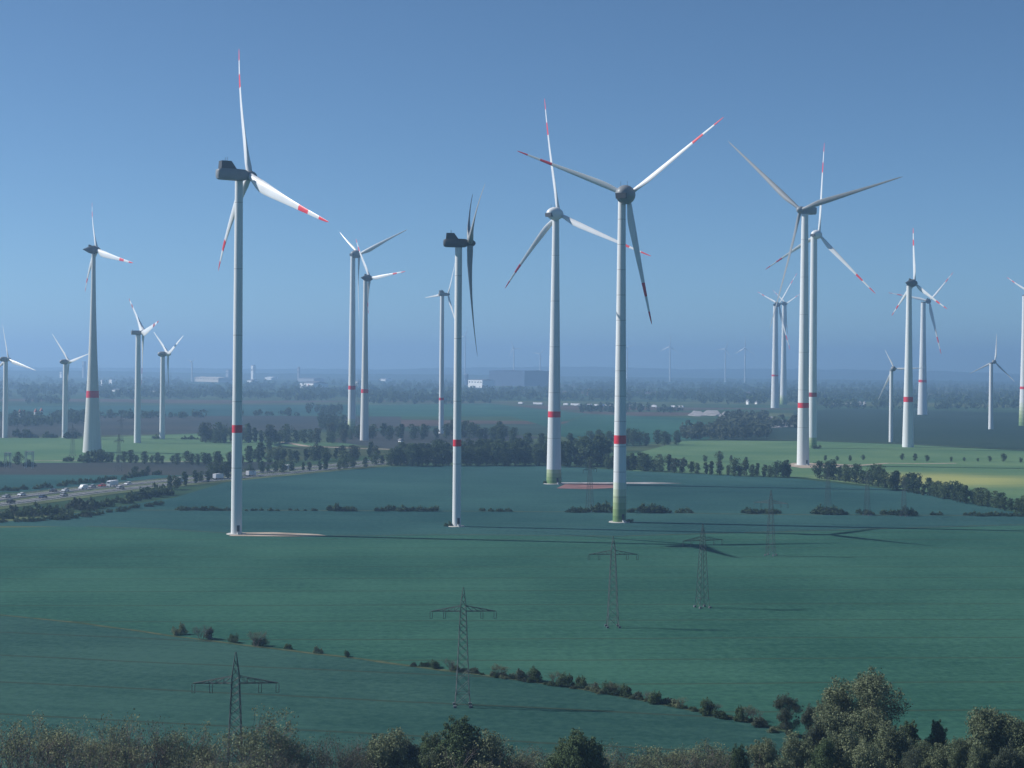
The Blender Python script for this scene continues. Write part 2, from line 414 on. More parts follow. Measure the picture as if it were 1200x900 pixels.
def lathe(mb, o, ax, prof, n=18, squash=(1, 1), mi=0):
    """prof: (along, radius) from rear to front"""
    r = vec(ax[1], -ax[0], 0); rr = []
    for a, q in prof:
        rr.append([o + ax * a + q * (r * math.cos(2 * math.pi * i / n) * squash[0] + UP * math.sin(2 * math.pi * i / n) * squash[1]) for i in range(n)])
    mb.rings(rr, mi)

def blade(mb, hub, ax, tip, c, wide, root, stripes, pitch=6):
    r = vec(ax[1], -ax[0], 0)
    d = tip - hub - ax * c; Ln = np.linalg.norm(d); d = d / Ln
    t = np.cross(ax, d); t /= np.linalg.norm(t)
    S = [0, .02, .045, .08, .13, .18, .25, .34, .45, .56, .67, .671, .725, .779, .78, .84, .899, .9, .94, .97, .99, 1.0]
    ch = np.interp(S, [0, .04, .10, .2, .35, .55, .78, .9, .97, 1], [.042, .043, .062, .076, .062, .043, .026, .019, .012, .004]) * Ln * wide
    th = np.interp(S, [0, .04, .10, .2, .4, .7, 1], [1, 1, .62, .36, .25, .19, .16])
    tw = np.interp(S, [0, .1, .2, .4, .7, 1], [20, 16, 11, 5, 2, 0])
    rings = []; n = 14
    for s, c_, k, w in zip(S, ch, th, tw):
        p = hub + d * (root + s * (Ln - root)) + ax * c * s * s
        a = R(math.copysign(abs(pitch) + w, pitch)); cd = t * math.cos(a) + ax * math.sin(a); nd = ax * math.cos(a) - t * math.sin(a)
        off = .5 - .2 * min(1, s / .15)           # leading edge share of the chord
        ring = []
        for i in range(n):
            q = 2 * math.pi * i / n; x = math.cos(q); y = math.sin(q) * .5 * k
            if s > .05: y *= (1 - .45 * x) if x > 0 else 1        # sharper trailing edge
            ring.append(p + cd * c_ * (x * .5 + .5 - off) + nd * c_ * y)
        rings.append(ring)
    mis = [1 if stripes and (.67 <= S[k] < .7791 or S[k] >= .899) else 0 for k in range(len(S) - 1)]
    mb.rings(rings, mis=mis)

def turbine(label, base, top, hub, tips, sx=1, aw=1, psi=45, c=2, kind='box', wb=10, wt=7, flare=None, band=None, rings=None,
            stripes=True, paint=None, seams=None, wide=1.0, group='wind turbines', bmat='blade', red='red', nscale=1.0, nac='nac', forced=None, pitch=-6, bandmat=None):
    bx, by, _ = G(*base); D = by; s = D / F_PX
    t = empty('wind_turbine', (bx, by, 0)); tag(t, label, 'wind turbine', group)
    loc = lambda p: vec(*P(p[0], p[1], D)) - vec(bx, by, 0)
    H = loc(hub); ax = vec(sx * math.sin(R(psi)), aw * math.cos(R(psi)), 0); r = vec(ax[1], -ax[0], 0)
    ztop = H[2] - 1.6 * nscale
    # tower
    rb, rt = wb * s / 2, wt * s / 2; nz = 26; n = 28; rr = []
    for k in range(nz + 1):
        f = k / nz; rad = rb + (rt - rb) * f
        if flare: rad = rt + (rb - rt) * ((1 - f) ** flare)
        z = ztop * f; rr.append([(rad * math.cos(2 * math.pi * i / n), rad * math.sin(2 * math.pi * i / n), z) for i in range(n)])
    mb = MB(); mb.rings(rr)
    tm = tower_mat('tower_paint', paint or WHITE, rings, seams or (23.5 if D < 1100 else None), .22)
    tower = mb.build('tower', tm, t, True)
    radius = lambda z: (rt + (rb - rt) * (1 - z / ztop) ** flare) if flare else rb + (rt - rb) * z / ztop
    if band:
        z0, z1 = loc((base[0], band[1]))[2], loc((base[0], band[0]))[2]
        mb = MB(); mb.rings([[((radius(z) + .04) * math.cos(2 * math.pi * i / n), (radius(z) + .04) * math.sin(2 * math.pi * i / n), z) for i in range(n)] for z in (z0, z1)])
        mb.build('warning_band', M[bandmat or red], t, True)
    # door and steps at the foot, facing the viewer's side
    if D < 1100:
        a0 = R(-62); rd = radius(1.5)
        mb = MB(); mb.box(((rd + .02) * math.cos(a0), (rd + .02) * math.sin(a0), 2.2), (.2, 1.0, 2.2), a0); dr = mb.build('door', M['grey'], t)
        mb = MB()
        for i in range(5): mb.box(((rd + .5 + .3 * i) * math.cos(a0), (rd + .5 + .3 * i) * math.sin(a0), .55 - .11 * i), (.3, 1.2, 1.1 - .22 * i), a0)
        mb.build('steps', M['galv'], t)
        mb = MB(); rr = [[((radius(0) + e) * math.cos(2 * math.pi * i / n), (radius(0) + e) * math.sin(2 * math.pi * i / n), z) for i in range(n)] for e, z in ((1.6, 0), (1.5, .25), (.05, .3))]
        mb.rings(rr); mb.build('foundation', M['conc'], t, True)
    if abs(r[0]) < .05: pass
    # nacelle behind the hub
    k = nscale; mb = MB(); O = H
    if kind == 'box':
        sec = []
        for a, w, h0, h1 in ((-12.6, 1.0, -.9, 1.0), (-12.3, 1.5, -1.6, 1.55), (-11.3, 1.85, -1.95, 1.9), (-5.5, 1.9, -2.0, 1.95), (-2.4, 1.85, -1.9, 1.85), (-1.5, 1.5, -1.5, 1.5)):
            pts = [(-w, h0 * .6), (-w * .75, h0), (w * .75, h0), (w, h0 * .6), (w, h1 * .75), (w * .8, h1), (-w * .8, h1), (-w, h1 * .75)]
            sec.append([O + ax * a * k + r * x * k + UP * y * k for x, y in pts])
        mb.rings(sec); nb = mb.build('nacelle', M[nac], t, True)
        mb = MB(); sec = []
        for a, h in ((-11.4, 2.0), (-11.2, 4.6), (-7.6, 4.6), (-5.6, 1.85), (-11.4, 1.85)): sec.append((a, h))
        for q in (-1.5, 1.5): mb.v += [tuple(O + ax * a * k + r * q * k + UP * h * k) for a, h in sec]
        m_ = len(sec); mb.f += [list(range(m_)), list(range(m_, 2 * m_))[::-1]] + [[i, i + m_, (i + 1) % m_ + m_, (i + 1) % m_] for i in range(m_)]; mb.mi += [0] * (m_ + 2)
        mb.build('cooler', M['grey'], t)
        for q in (-.9, .9): MB().tube(O + ax * -9 * k + r * q * k + UP * 4.6 * k, O + ax * -9 * k + r * q * k + UP * 6.0 * k, .07).build('wind_vane', M['steel'], t)
        hubp = [(-1.6, 1.45), (-.8, 1.75), (.6, 1.75), (1.6, 1.4), (2.3, .8), (2.6, .15)]
    elif kind == 'plain':
        sec = []
        for a, w, h0, h1 in ((-9.2, 1.2, -1.0, 1.1), (-8.9, 1.6, -1.5, 1.6), (-4, 1.7, -1.7, 1.7), (-1.6, 1.4, -1.4, 1.4)):
            pts = [(-w, h0 * .6), (-w * .75, h0), (w * .75, h0), (w, h0 * .6), (w, h1 * .75), (w * .8, h1), (-w * .8, h1), (-w, h1 * .75)]
            sec.append([O + ax * a * k + r * x * k + UP * y * k for x, y in pts])
        mb.rings(sec); nb = mb.build('nacelle', M[nac], t, True)
        mb = MB(); mb.tube(O + ax * -8 * k + UP * 1.6 * k, O + ax * -8 * k + UP * 2.8 * k, .08); mb.build('wind_vane', M['steel'], t)
        hubp = [(-1.7, 1.3), (-.8, 1.6), (.6, 1.55), (1.5, 1.1), (2.0, .2)]
    elif kind == 'egg':
        lathe(mb, O, ax, [(-9.0, .2), (-8.8, 1.1), (-8.0, 2.0), (-6.4, 2.9), (-4.6, 3.45), (-3.0, 3.6), (-1.6, 3.5), (-1.2, 3.0)] if False else
              [(a * k, q * k) for a, q in ((-9.0, .2), (-8.8, 1.2), (-8.0, 2.1), (-6.4, 3.0), (-4.6, 3.5), (-3.0, 3.65), (-1.6, 3.5), (-1.1, 2.9))], 24)
        nb = mb.build('nacelle', M[nac], t, True)
        mb = MB()
        bx0 = O + ax * -8.0 * k
        for (a0_, a1_) in ((-1.1, 2.6),):
            vs = [bx0 + ax * a * k + r * q * k + UP * h * k for a in (a0_, a1_) for q, h in ((-1.9, -1.9), (1.9, -1.9), (2.1, .1), (-2.1, .1))]
            mb.add(vs, [(0, 1, 2, 3), (7, 6, 5, 4), (0, 4, 5, 1), (1, 5, 6, 2), (2, 6, 7, 3), (3, 7, 4, 0)])
        mb.build('rear_hatch', M['grey'], t)
        for q in (-1.3, 1.3): MB().tube(O + ax * -5 * k + r * q * k + UP * 3.0 * k, O + ax * -5 * k + r * q * k + UP * 5.0 * k, .07).build('wind_vane', M['steel'], t)
        hubp = [(-1.15, 2.7), (-.3, 2.8), (.8, 2.5), (1.9, 1.7), (2.6, .9), (2.9, .15)]
    elif kind == 'drop':
        lathe(mb, O, ax, [(a * k, q * k) for a, q in ((-10.2, .08), (-9.2, .55), (-7.6, 1.35), (-5.6, 2.3), (-3.6, 2.85), (-1.9, 2.95), (-1.3, 2.5))], 20)
        nb = mb.build('nacelle', M[nac], t, True)
        mb = MB(); vs = [O + ax * a * k + r * q * k + UP * h * k for q in (-.25, .25) for a, h in ((-6.4, 1.6), (-6.0, 3.5), (-4.6, 3.2), (-3.6, 2.5))]
        mb.add(vs, [(3, 2, 1, 0), (4, 5, 6, 7), (0, 1, 5, 4), (1, 2, 6, 5), (2, 3, 7, 6), (3, 0, 4, 7)]); mb.build('top_fin', M['grey'], t)
        hubp = [(-1.3, 2.2), (-.3, 2.3), (.8, 2.0), (1.8, 1.3), (2.4, .5), (2.6, .1)]
    else:
        lathe(mb, O, ax, [(a * k, q * k) for a, q in ((-7.4, .3), (-7.0, 1.1), (-5.5, 1.75), (-3.2, 1.9), (-1.6, 1.5))], 16)
        nb = mb.build('nacelle', M[nac], t, True)
        hubp = [(-1.5, 1.3), (-.4, 1.5), (.8, 1.3), (1.7, .8), (2.1, .15)]
    mb = MB(); lathe(mb, O, ax, [(a * k, q * k) for a, q in hubp], 18); mb.build('hub', M[nac if kind != 'small' else 'paint'], t, True)
    # neck between tower head and nacelle
    mb = MB(); q = O + ax * (-(vec(0, 0, 0) - vec(O[0], O[1], 0)).dot(-ax)); 
    mb.tube((0, 0, ztop - .4), (0, 0, H[2] - .6 * k), rt * 1.02, rt * .95, 20); mb.build('yaw_collar', M[nac], t, True)
    # blades
    cone = c
    for i, tp in enumerate(tips):
        if forced:
            L_, a_ = forced[i]; tw = H + L_ * (math.sin(R(a_)) * r + math.cos(R(a_)) * UP) + ax * cone
        else:
            q = vec(*P(tp[0], tp[1], 1.0)) - vec(0, 0, CAM_H); o_ = vec(-bx, -by, CAM_H)      # sight line onto the rotor plane
            tw = o_ + q * ((H + ax * cone - o_).dot(ax) / q.dot(ax))
        mb = MB(); blade(mb, H, ax, tw, cone, wide, 1.1 * k, stripes, pitch)
        mb.build('blade', [M[bmat], M[red]], t, True)
    return t

GREEN = [(.13, .22, .08), (.20, .29, .12), (.28, .36, .18), (.38, .45, .27), (.50, .56, .40), (.60, .64, .53)]
turbine('tallest wind turbine, white tower with red band, box nacelle with tall rear cooler', (277, 626), 280, (293, 206), [(280, 57), (385, 260), (256, 317)],
        psi=58, c=4.5, wb=12.8, wt=9.2, band=(498, 507), nac='nac')
turbine('wind turbine with wide flared concrete base behind the bushes left of the tallest turbine', (108, 530), 109, (114, 293), [(108, 237), (156, 308), (100, 342)],
        psi=56, c=4.7, kind='drop', wb=22, wt=4.6, flare=1.7, band=(458, 466), paint=(.55, .56, .53), wide=1.1, nac='grey')
turbine('wind turbine with dark striped blade tips on the light green field at left', (161, 519), 161.5, (168, 390), [(151, 350), (186, 376), (166, 451)],
        psi=71, c=.3, kind='plain', wb=8, wt=5.5, red='darkred', wide=.95)
turbine('small all white wind turbine just right of the dark tipped one', (190, 514), 193, (197, 415), [(180, 389), (215, 393), (198, 467)],
        psi=67, c=.5, kind='small', wb=6.5, wt=5, stripes=False, nscale=1.15, group='small white wind turbines')
turbine('small white wind turbine at the left edge of the picture', (6, 513), 8, (10, 421), [(3, 380), (42, 434), (-12, 440)],
        psi=42, c=1, kind='small', wb=6.5, wt=5, stripes=False, nscale=1.1, group='small white wind turbines')
turbine('small white wind turbine with two raised blades left of the flared concrete tower', (76, 513), 78, (81, 424), [(61, 391), (105, 414), (79, 456)],
        psi=50, c=.6, kind='small', wb=7, wt=5, stripes=False, nscale=1.1, group='small white wind turbines')
turbine('white wind turbine with dark unstriped blades and green base, standing left in the close pair', (412, 508), 415, (421, 298), [(398, 272), (477, 269), (421, 376)],
        psi=48, c=4, kind='egg', wb=9.2, wt=5.5, band=(452, 456.5), rings=(13, GREEN), stripes=False, wide=.8, pitch=24)
turbine('white wind turbine with pink striped blades, standing right in the close pair', (427, 516), 430, (434, 326), [(417, 280), (475, 318), (432, 368)],
        psi=48, c=5, kind='drop', wb=10.5, wt=5, flare=1.3, band=(456, 460.5), wide=1.15, paint=(.62, .62, .60), nac='grey', nscale=.95)
turbine('slender wind turbine with thin plain tower half behind the grey bladed turbine', (517, 508), 519, (525, 345), [(534, 304), (498, 349), (536, 385)],
        psi=58, c=-.5, kind='box', wb=6, wt=4.6, band=(466, 469), stripes=False, nscale=.75, wide=.9)
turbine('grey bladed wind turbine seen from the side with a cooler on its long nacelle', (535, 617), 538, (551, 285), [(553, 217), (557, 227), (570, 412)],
        psi=85, c=3.0, kind='box', wb=10, wt=8.2, band=(515, 523), stripes=False, bmat='bladeshade', nscale=.8, wide=1.25, nac='grey',
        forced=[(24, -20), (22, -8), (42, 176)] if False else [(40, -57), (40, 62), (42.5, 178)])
turbine('wind turbine with white domed nacelle and red tipped blade behind the green based turbine', (649, 567), 650, (655, 251), [(638, 115), (592, 338), (763, 300)],
        psi=42, c=4.5, pitch=-24, kind='egg', wb=17.5, wt=7.8, flare=1.15, band=(482, 489), rings=(7.5, GREEN[:4]), wide=.72, nac='paint', nscale=.95)
turbine('wind turbine with tall yellow green base rings and round dark nacelle in mid field', (726, 612), 730, (736, 229), [(606, 177), (848, 137), (764, 380)],
        psi=22, c=1.9, pitch=-24, kind='egg', wb=16, wt=8.8, band=(510, 520), rings=(15.5, GREEN), wide=.78, seams=9.8, nac='nac', nscale=1.02)
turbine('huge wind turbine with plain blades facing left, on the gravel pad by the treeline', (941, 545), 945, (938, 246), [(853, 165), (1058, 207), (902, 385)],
        sx=-1, aw=-1, psi=50, c=1.5, pitch=20, bmat='bladeshade', kind='plain', wb=14.5, wt=7.8, band=(472, 478), stripes=False, wide=.62, nscale=1.45)
turbine('wind turbine with white dome nacelle close behind the huge plain bladed one', (952, 525), 953, (960, 275), [(966, 167), (897, 316), (1026, 344)],
        psi=47, c=2.2, pitch=-24, kind='egg', wb=10, wt=7.5, band=(460, 465), rings=(8, GREEN[:4]), wide=.68, nac='paint', nscale=.95, bandmat='darkred')  # band in the darker red, its shade put into the colour
turbine('distant wind turbine, left of the two whose blades cross behind the huge turbine', (908, 478), 910, (913, 357), [(888, 342), (934, 320), (926, 410)],
        psi=55, c=3.9, kind='drop', wb=9.5, wt=5.5, flare=1.4, band=(439, 441), wide=.75, nscale=1.25, nac='grey')
turbine('distant wind turbine, right of the two whose blades cross behind the huge turbine', (918, 474), 919, (921, 356), [(906, 340), (938, 344), (923, 392)],
        psi=57, c=1.9, kind='drop', wb=8.5, wt=4.5, flare=1.5, rings=(16, GREEN), wide=.9, nscale=1.2, nac='grey')
turbine('wind turbine with red striped blades and pointed nacelle beyond the yellow flowering patch', (1064, 524), 1068, (1072, 332), [(1070, 267), (1110, 362), (1045, 370)],
        psi=55, c=2.1, kind='drop', wb=13.5, wt=6, flare=1.3, band=(465, 471), wide=1.05, nac='grey', nscale=1.05)
turbine('wind turbine with long dark lower blade behind the pointed nacelle turbine at right', (1081, 486), 1085, (1089, 353), [(1117, 319), (1041, 343), (1103, 415)],
        psi=36, c=-1, kind='drop', wb=11.5, wt=5.6, flare=1.4, band=(445, 448), wide=.8, nac='grey', nscale=1.2)
turbine('small white wind turbine with one level blade at the right field edge', (1044, 518), 1045, (1048, 432), [(1037, 410), (1085, 431), (1029, 469)],
        psi=22, c=2, kind='small', wb=5, wt=4, stripes=False, nscale=1.1, group='small white wind turbines')
turbine('small white wind turbine standing alone on the blue green field near the right edge', (1161, 503), 1162, (1166, 424), [(1168, 391), (1136, 438), (1189, 447)],
        psi=28, c=-.8, kind='small', wb=5.5, wt=4, stripes=False, nscale=1.1, group='small white wind turbines')
turbine('concrete wind turbine cut off by the right edge of the picture', (1200, 499), 1203, (1209, 345), [(1180, 325), (1238, 320), (1207, 400)],
        psi=50, c=3.3, kind='drop', wb=12, wt=6, flare=1.4, band=(453, 456), rings=(25, GREEN), wide=.9, nac='grey')
FAR = [((545, 440), (545, 394), 20, 12, 'faint far wind turbine rising behind the white fronted hall'),
       ((602, 440), (602, 408), 95, 12, 'faint far wind turbine above the big dark hall'),
       ((633, 442), (633, 415), 40, 11, 'faint far wind turbine just right of the big dark hall'),
       ((735, 441), (734, 407), 75, 12, 'faint far wind turbine peeping past the green based tower'),
       ((785, 446), (785, 406), 5, 14, 'distant wind turbine over the low hills, third from the green based tower'),
       ((850, 444), (850, 409), 25, 12, 'faint distant wind turbine over the hills, left of a close pair'),
       ((873, 441), (873, 408), 2, 15, 'faint distant wind turbine over the hills, right of a close pair'),
       ((225, 447), (225, 424), 50, 8, 'thin far wind turbine above the long cream hall')]
for b, h, a, l, lab in FAR:
    D = min(G(*b)[1], 7500.0); s = D / F_PX
    bx = P(b[0], b[1], D)[0]; z0 = max(0.0, P(*b, D)[2]); H = P(*h, D)
    t = empty('wind_turbine', (bx, D, 0)); tag(t, lab, 'wind turbine', 'far wind turbines on the horizon')
    n = 10; zt = H[2]; mb = MB()
    mb.rings([[(q * math.cos(2 * math.pi * i / n), q * math.sin(2 * math.pi * i / n), z) for i in range(n)] for q, z in ((3.4, -1), (3.0, zt * .5), (2.2, zt - 1.5))])
    mb.build('tower', M['paint'], t, True)
    hub = vec(H[0] - bx, 0, zt); ax = vec(.5, .866, 0); r = vec(ax[1], -ax[0], 0)
    mb = MB(); lathe(mb, hub, ax, [(-9, .5), (-7, 2.6), (-2, 3), (1, 2), (2, .3)], 10); mb.build('nacelle', M['paint'], t, True)
    for k in range(3):
        q = R(a + 120 * k); mb = MB(); blade(mb, hub, ax, hub + l * s * 1.05 * (math.sin(q) * r + math.cos(q) * UP), 0, 1.1, 1.5, False)
        mb.build('blade', M['blade'], t, True)

# ------------------------------------------------------------------ pylons
def pylon_meshes(h=21.0):
    """single crossarm lattice pylon"""
    m = {}
    hw = lambda z: np.interp(z, [0, .15 * h, .80 * h, .86 * h, h], [1.35, 1.12, .52, .46, .06])
    lv = [0]; z = 0
    while z < .78 * h: z += max(.9, hw(z) * 1.75); lv.append(min(z, .80 * h))
    lv += [.80 * h] if lv[-1] < .8 * h - .2 else []
    lv += [.84 * h, .90 * h, .95 * h]
    mb = MB(); cs = ((-1, -1), (1, -1), (1, 1), (-1, 1))
    zz = [0, .15 * h, .80 * h, .86 * h, h]
    for a, b in zip(zz[:-1], zz[1:]):
        for cx, cy in cs: mb.tube((cx * hw(a), cy * hw(a), a), (cx * hw(b), cy * hw(b), b), .064 if a < .5 * h else .05, n=4)
    m['body'] = mb
    br = MB()
    for a, b in zip(lv[:-1], lv[1:]):
        for i in range(4):
            p, q = cs[i], cs[(i + 1) % 4]
            br.tube((p[0] * hw(a), p[1] * hw(a), a), (q[0] * hw(b), q[1] * hw(b), b), .032, n=4)
            br.tube((q[0] * hw(a), q[1] * hw(a), a), (p[0] * hw(b), p[1] * hw(b), b), .032, n=4)
            if a < 1: br.tube((p[0] * hw(b), p[1] * hw(b), b), (q[0] * hw(b), q[1] * hw(b), b), .032, n=4)
    m['bracing'] = br
    arm = MB(); za = .80 * h; zt = .845 * h; ln = 5.75; w = hw(za)
    for sx in (-1, 1):
        tip = [(sx * ln, sy * .12, za) for sy in (-1, 1)]
        for k, sy in enumerate((-1, 1)):
            arm.tube((sx * w, sy * w, za), tip[k], .05, n=4); arm.tube((sx * w * .9, sy * w * .9, zt), tip[k], .045, n=4)
        for f0, f1 in ((0, .2), (.2, .4), (.4, .6), (.6, .8), (.8, 1)):
            for sy in (-1, 1):
                lo = lambda f: (sx * (w + (ln - w) * f), sy * (w + (.12 - w) * f), za)
                hi = lambda f: (sx * (w + (ln - w) * f), sy * (w + (.12 - w) * f), zt + (za - zt) * f)
                arm.tube(lo(f1), hi(f0), .03, n=4); arm.tube(lo(f1), hi(f1), .03, n=4)
            arm.tube((sx * (w + (ln - w) * f0), -(w + (.12 - w) * f0), za), (sx * (w + (ln - w) * f1), w + (.12 - w) * f1, za), .03, n=4)
    m['crossarm'] = arm
    m['ins'] = [(x, za) for x in (-5.65, -3.3, 3.3, 5.65)]
    fo = MB()
    for cx, cy in cs: fo.box((cx * 1.38, cy * 1.38, .12), (.55, .55, .5))
    m['footing'] = fo
    return m
PM = pylon_meshes()
PMM = {k: PM[k].mesh(k, M['steel'] if k != 'footing' else M['roofg']) for k in ('body', 'bracing', 'crossarm', 'footing')}
im = MB()
for o in (-.2, .2):
    im.tube((o, 0, 0), (o, 0, -1.25), .03, n=5)
    for i in range(6): im.tube((o, 0, -.15 - .18 * i), (o, 0, -.22 - .18 * i), .08, .06, 6)
im.tube((-.25, 0, -1.25), (.25, 0, -1.25), .03, n=5)
INS = im.mesh('insulator', M['glassy'])
def pylon(base, rz, label, k=1.0):
    x, y, _ = G(*base); t = empty('electricity_pylon', (x, y, .05), rz, k); tag(t, label, 'pylon', 'lattice electricity pylons')
    for n in ('body', 'bracing', 'crossarm', 'footing'): child({'body': 'lattice_legs'}.get(n, n), PMM[n], t)
    for ix, iz in PM['ins']: o = child('insulator', INS, t); o.location = (ix, 0, iz - .06)
pylon((275, 946), R(4), 'large lattice pylon rising from the shrubs at the bottom left')
pylon((542, 828), R(4), 'lattice pylon standing on the dark front field among boundary bushes')
pylon((718, 735), R(5), 'lattice pylon below the green based turbine in the middle of the green field')
pylon((823, 712), R(24), 'lattice pylon on the green field, right of the one below the green based turbine')
pylon((903, 651), R(-28), 'lattice pylon in front of a long dark bush on the right field')
pylon((970, 603), R(52), 'lattice pylon before the treeline, leftmost of three by the hedge on the right', .95)
pylon((1016, 604), R(55), 'lattice pylon before the treeline, middle of three by the hedge on the right', .88)
pylon((1059, 605), R(58), 'lattice pylon before the treeline, rightmost of three by the hedge on the right', .8)
pylon((691, 600), R(60), 'thin lattice pylon left of the green based turbine by the hedge', 1.05)
pylon((85, 534), R(70), 'lattice pylon just left of the flared concrete turbine base')
pylon((142, 517), R(70), 'thin far lattice pylon between flared concrete tower and dark tipped turbine', .95)
pylon((139, 552), R(75), 'short lattice pylon on the brown field below the bushes')

# ------------------------------------------------------------------ vegetation
class Leaves:
    """many small leaf clumps as quads, built with numpy"""
    def __init__(s, seed): s.r = np.random.RandomState(seed); s.q = []
    def cloud(s, centre, rad, n, size, shell=.55, squash=1.0):
        r = s.r; d = r.randn(n, 3); d /= np.linalg.norm(d, axis=1)[:, None]
        rr = shell + (1 - shell) * r.rand(n) ** .7
        p = np.array(centre) + d * rr[:, None] * np.array(rad) * (1 + .10 * r.randn(n, 1))
        s.quads(p, d, size)
    def quads(s, p, d, size):
        r = s.r; n = len(p)
        nrm = d * .9 + r.randn(n, 3) * .55; nrm /= np.linalg.norm(nrm, axis=1)[:, None]
        a = np.cross(nrm, r.randn(n, 3)); a /= np.linalg.norm(a, axis=1)[:, None]; b = np.cross(nrm, a)
        sz = size * r.uniform(.55, 1.35, (n, 1)); k = r.uniform(.5, 1.0, (n, 1))
        lift = nrm * sz * .25
        s.q.append(np.stack([p - a * sz, p - b * sz * k + lift, p + a * sz, p + b * sz * k + lift], 1))
    def mesh(s, name, m):
        v = np.concatenate(s.q).reshape(-1, 3); v[:, 2] = np.maximum(v[:, 2], .02)
        n = len(v) // 4
        me = bpy.data.meshes.new(name); me.vertices.add(len(v)); me.vertices.foreach_set('co', v.ravel().astype(np.float32))
        me.loops.add(4 * n); me.loops.foreach_set('vertex_index', np.arange(4 * n, dtype=np.int32))
        me.polygons.add(n); me.polygons.foreach_set('loop_start', np.arange(0, 4 * n, 4, dtype=np.int32)); me.polygons.foreach_set('loop_total', np.full(n, 4, np.int32))
        me.materials.append(m); me.update(calc_edges=True); me.validate(); return me

def trunk_mb(h, r0, lobes, seed):
    r = random.Random(seed); mb = MB(); p = vec(0, 0, -.1); q = vec(r.uniform(-.2, .2), r.uniform(-.2, .2), h)
    mb.tube(p, q, r0, r0 * .6, 7)
    for c in lobes: mb.tube(q * .75, vec(*c), r0 * .45, r0 * .12, 5)
    return mb

def mid_tree(seed, h, w, leafm, n=700, size=.42, base=.22):
    """whole tree h metres tall with a lumpy crown"""
    r = random.Random(seed); lv = Leaves(seed); lobes = []
    k = r.randint(6, 9)
    for i in range(k):
        z = h * (base + .16 + (.78 - base - .12) * (i + .5) / k + r.uniform(-.05, .05))
        f = 1 - abs((z / h - .52)) * 1.25; a = r.uniform(0, 6.28); d = w * .30 * max(.25, f) * r.uniform(.7, 1.2)
        lobes.append((d * math.cos(a), d * math.sin(a), z))
    lobes.append((r.uniform(-.1, .1) * w, r.uniform(-.1, .1) * w, h * .84))
    for i, c in enumerate(lobes):
        rad = w * r.uniform(.24, .34) * (1 if i < k else .62)
        lv.cloud(c, (rad, rad, min(rad * .85, h * .2)), n // (k + 1), size)
    lv.cloud((0, 0, h * .5), (w * .3, w * .3, h * .27), n // 8, size * 1.3, .2)
    lv.cloud((0, 0, h * .16), (w * .36, w * .36, h * .15), n // 6, size, .3)
    return trunk_mb(h * (base + .2), .022 * h, lobes[:5], seed).mesh('trunk', M['bark']), lv.mesh('crown', leafm)

def bush_me(seed, w, h, leafm, n=420, size=.3):
    r = random.Random(seed); lv = Leaves(seed); k = r.randint(6, 10); lobes = []
    for i in range(k):
        u = (i + .5) / k * 2 - 1; e = math.sqrt(max(.12, 1 - u * u))
        x = w * .42 * u + r.uniform(-.1, .1) * w; z = h * r.uniform(.18, .72) * e; y = r.uniform(-.25, .25) * w * e
        lobes.append((x, y, z)); rad = h * r.uniform(.14, .30)
        lv.cloud((x, y, z), (rad * r.uniform(.9, 1.5), rad * 1.2, rad), int(n / k), size, .35)
        lv.cloud((x + r.gauss(0, .3) * rad, y, z + rad), (rad * .35, rad * .35, rad * r.uniform(.3, .8)), int(n / k * .15), size * .8, .1)
    lv.cloud((0, 0, h * .25), (w * .45, w * .35, h * .22), n // 5, size * 1.1, .3)
    mb = MB()
    for c in lobes: mb.tube((c[0] * .35, c[1] * .35, -.1), c, .06 * h / 3, .02 * h / 3, 5)
    return mb.mesh('stem', M['bark']), lv.mesh('foliage', leafm)

TREES = [mid_tree(11 + i, 12, [8.5, 7, 9.5, 6.2, 8.0, 5.2, 9, 7.4][i], M[['leafA', 'leafA', 'leafB', 'leafA', 'leafB', 'leafB', 'leafA', 'leafD'][i]], 900, .40, [.06, .1, .04, .14, .08, .05, .12, .1][i]) for i in range(8)]
BUSHES = [bush_me(51 + i, [6, 4.5, 8, 5, 7, 4][i], 3.4, M[['leafA', 'leafB', 'leafA', 'leafB', 'leafD', 'leafA'][i]]) for i in range(6)]

ORD = 'first second third fourth fifth sixth seventh eighth ninth tenth eleventh twelfth thirteenth fourteenth fifteenth sixteenth seventeenth eighteenth nineteenth twentieth'.split()

def plant(name, meshes, names, x, y, k, rz, label, cat, group, kz=1.0):
    t = empty(name, (x, y, 0), rz, k); t.scale = (k, k, k * kz); tag(t, label, cat, group)
    for n, m in zip(names, meshes): child(n, m, t)
    return t

def tree_at(px, py, hpx, label, group, which=None, squash=1.0):
    x, y, _ = G(px, py); H = hpx * y / F_PX
    i = rng.choice(which or (0, 1, 2, 3, 4, 5, 6)); k = H / 11.6 / squash
    return plant('tree', TREES[i], ('trunk', 'crown'), x, y, k, rng.uniform(0, 6.28), label, 'tree', group, squash)

def bush_at(px, py, hpx, label, group, which=None, wide=None):
    x, y, _ = G(px, py); H = hpx * y / F_PX
    i = rng.choice(which or (0, 1, 2, 3, 5)); k = H / 3.3
    t = plant('bush', BUSHES[i], ('stem', 'foliage'), x, y, k, rng.uniform(-.4, .4) + rng.choice((0, math.pi)), label, 'bush', group)
    if wide: t.scale.x *= wide
    return t

def row(pts, n, h, label, group, which=None, jx=3, jy=1.0, fn=None, squash=1.0):
    xs = np.linspace(0, 1, n); seg = np.linspace(0, 1, len(pts))
    for i, t in enumerate(xs):
        px = np.interp(t, seg, [p[0] for p in pts]) + rng.uniform(-jx, jx); py = np.interp(t, seg, [p[1] for p in pts]) + rng.uniform(-jy, jy)
        lab = label.replace('{n}', ORD[min(i, 19)])
        (fn or tree_at)(px, py, rng.uniform(*h), lab, group, which, **({'squash': squash} if fn is None else {}))

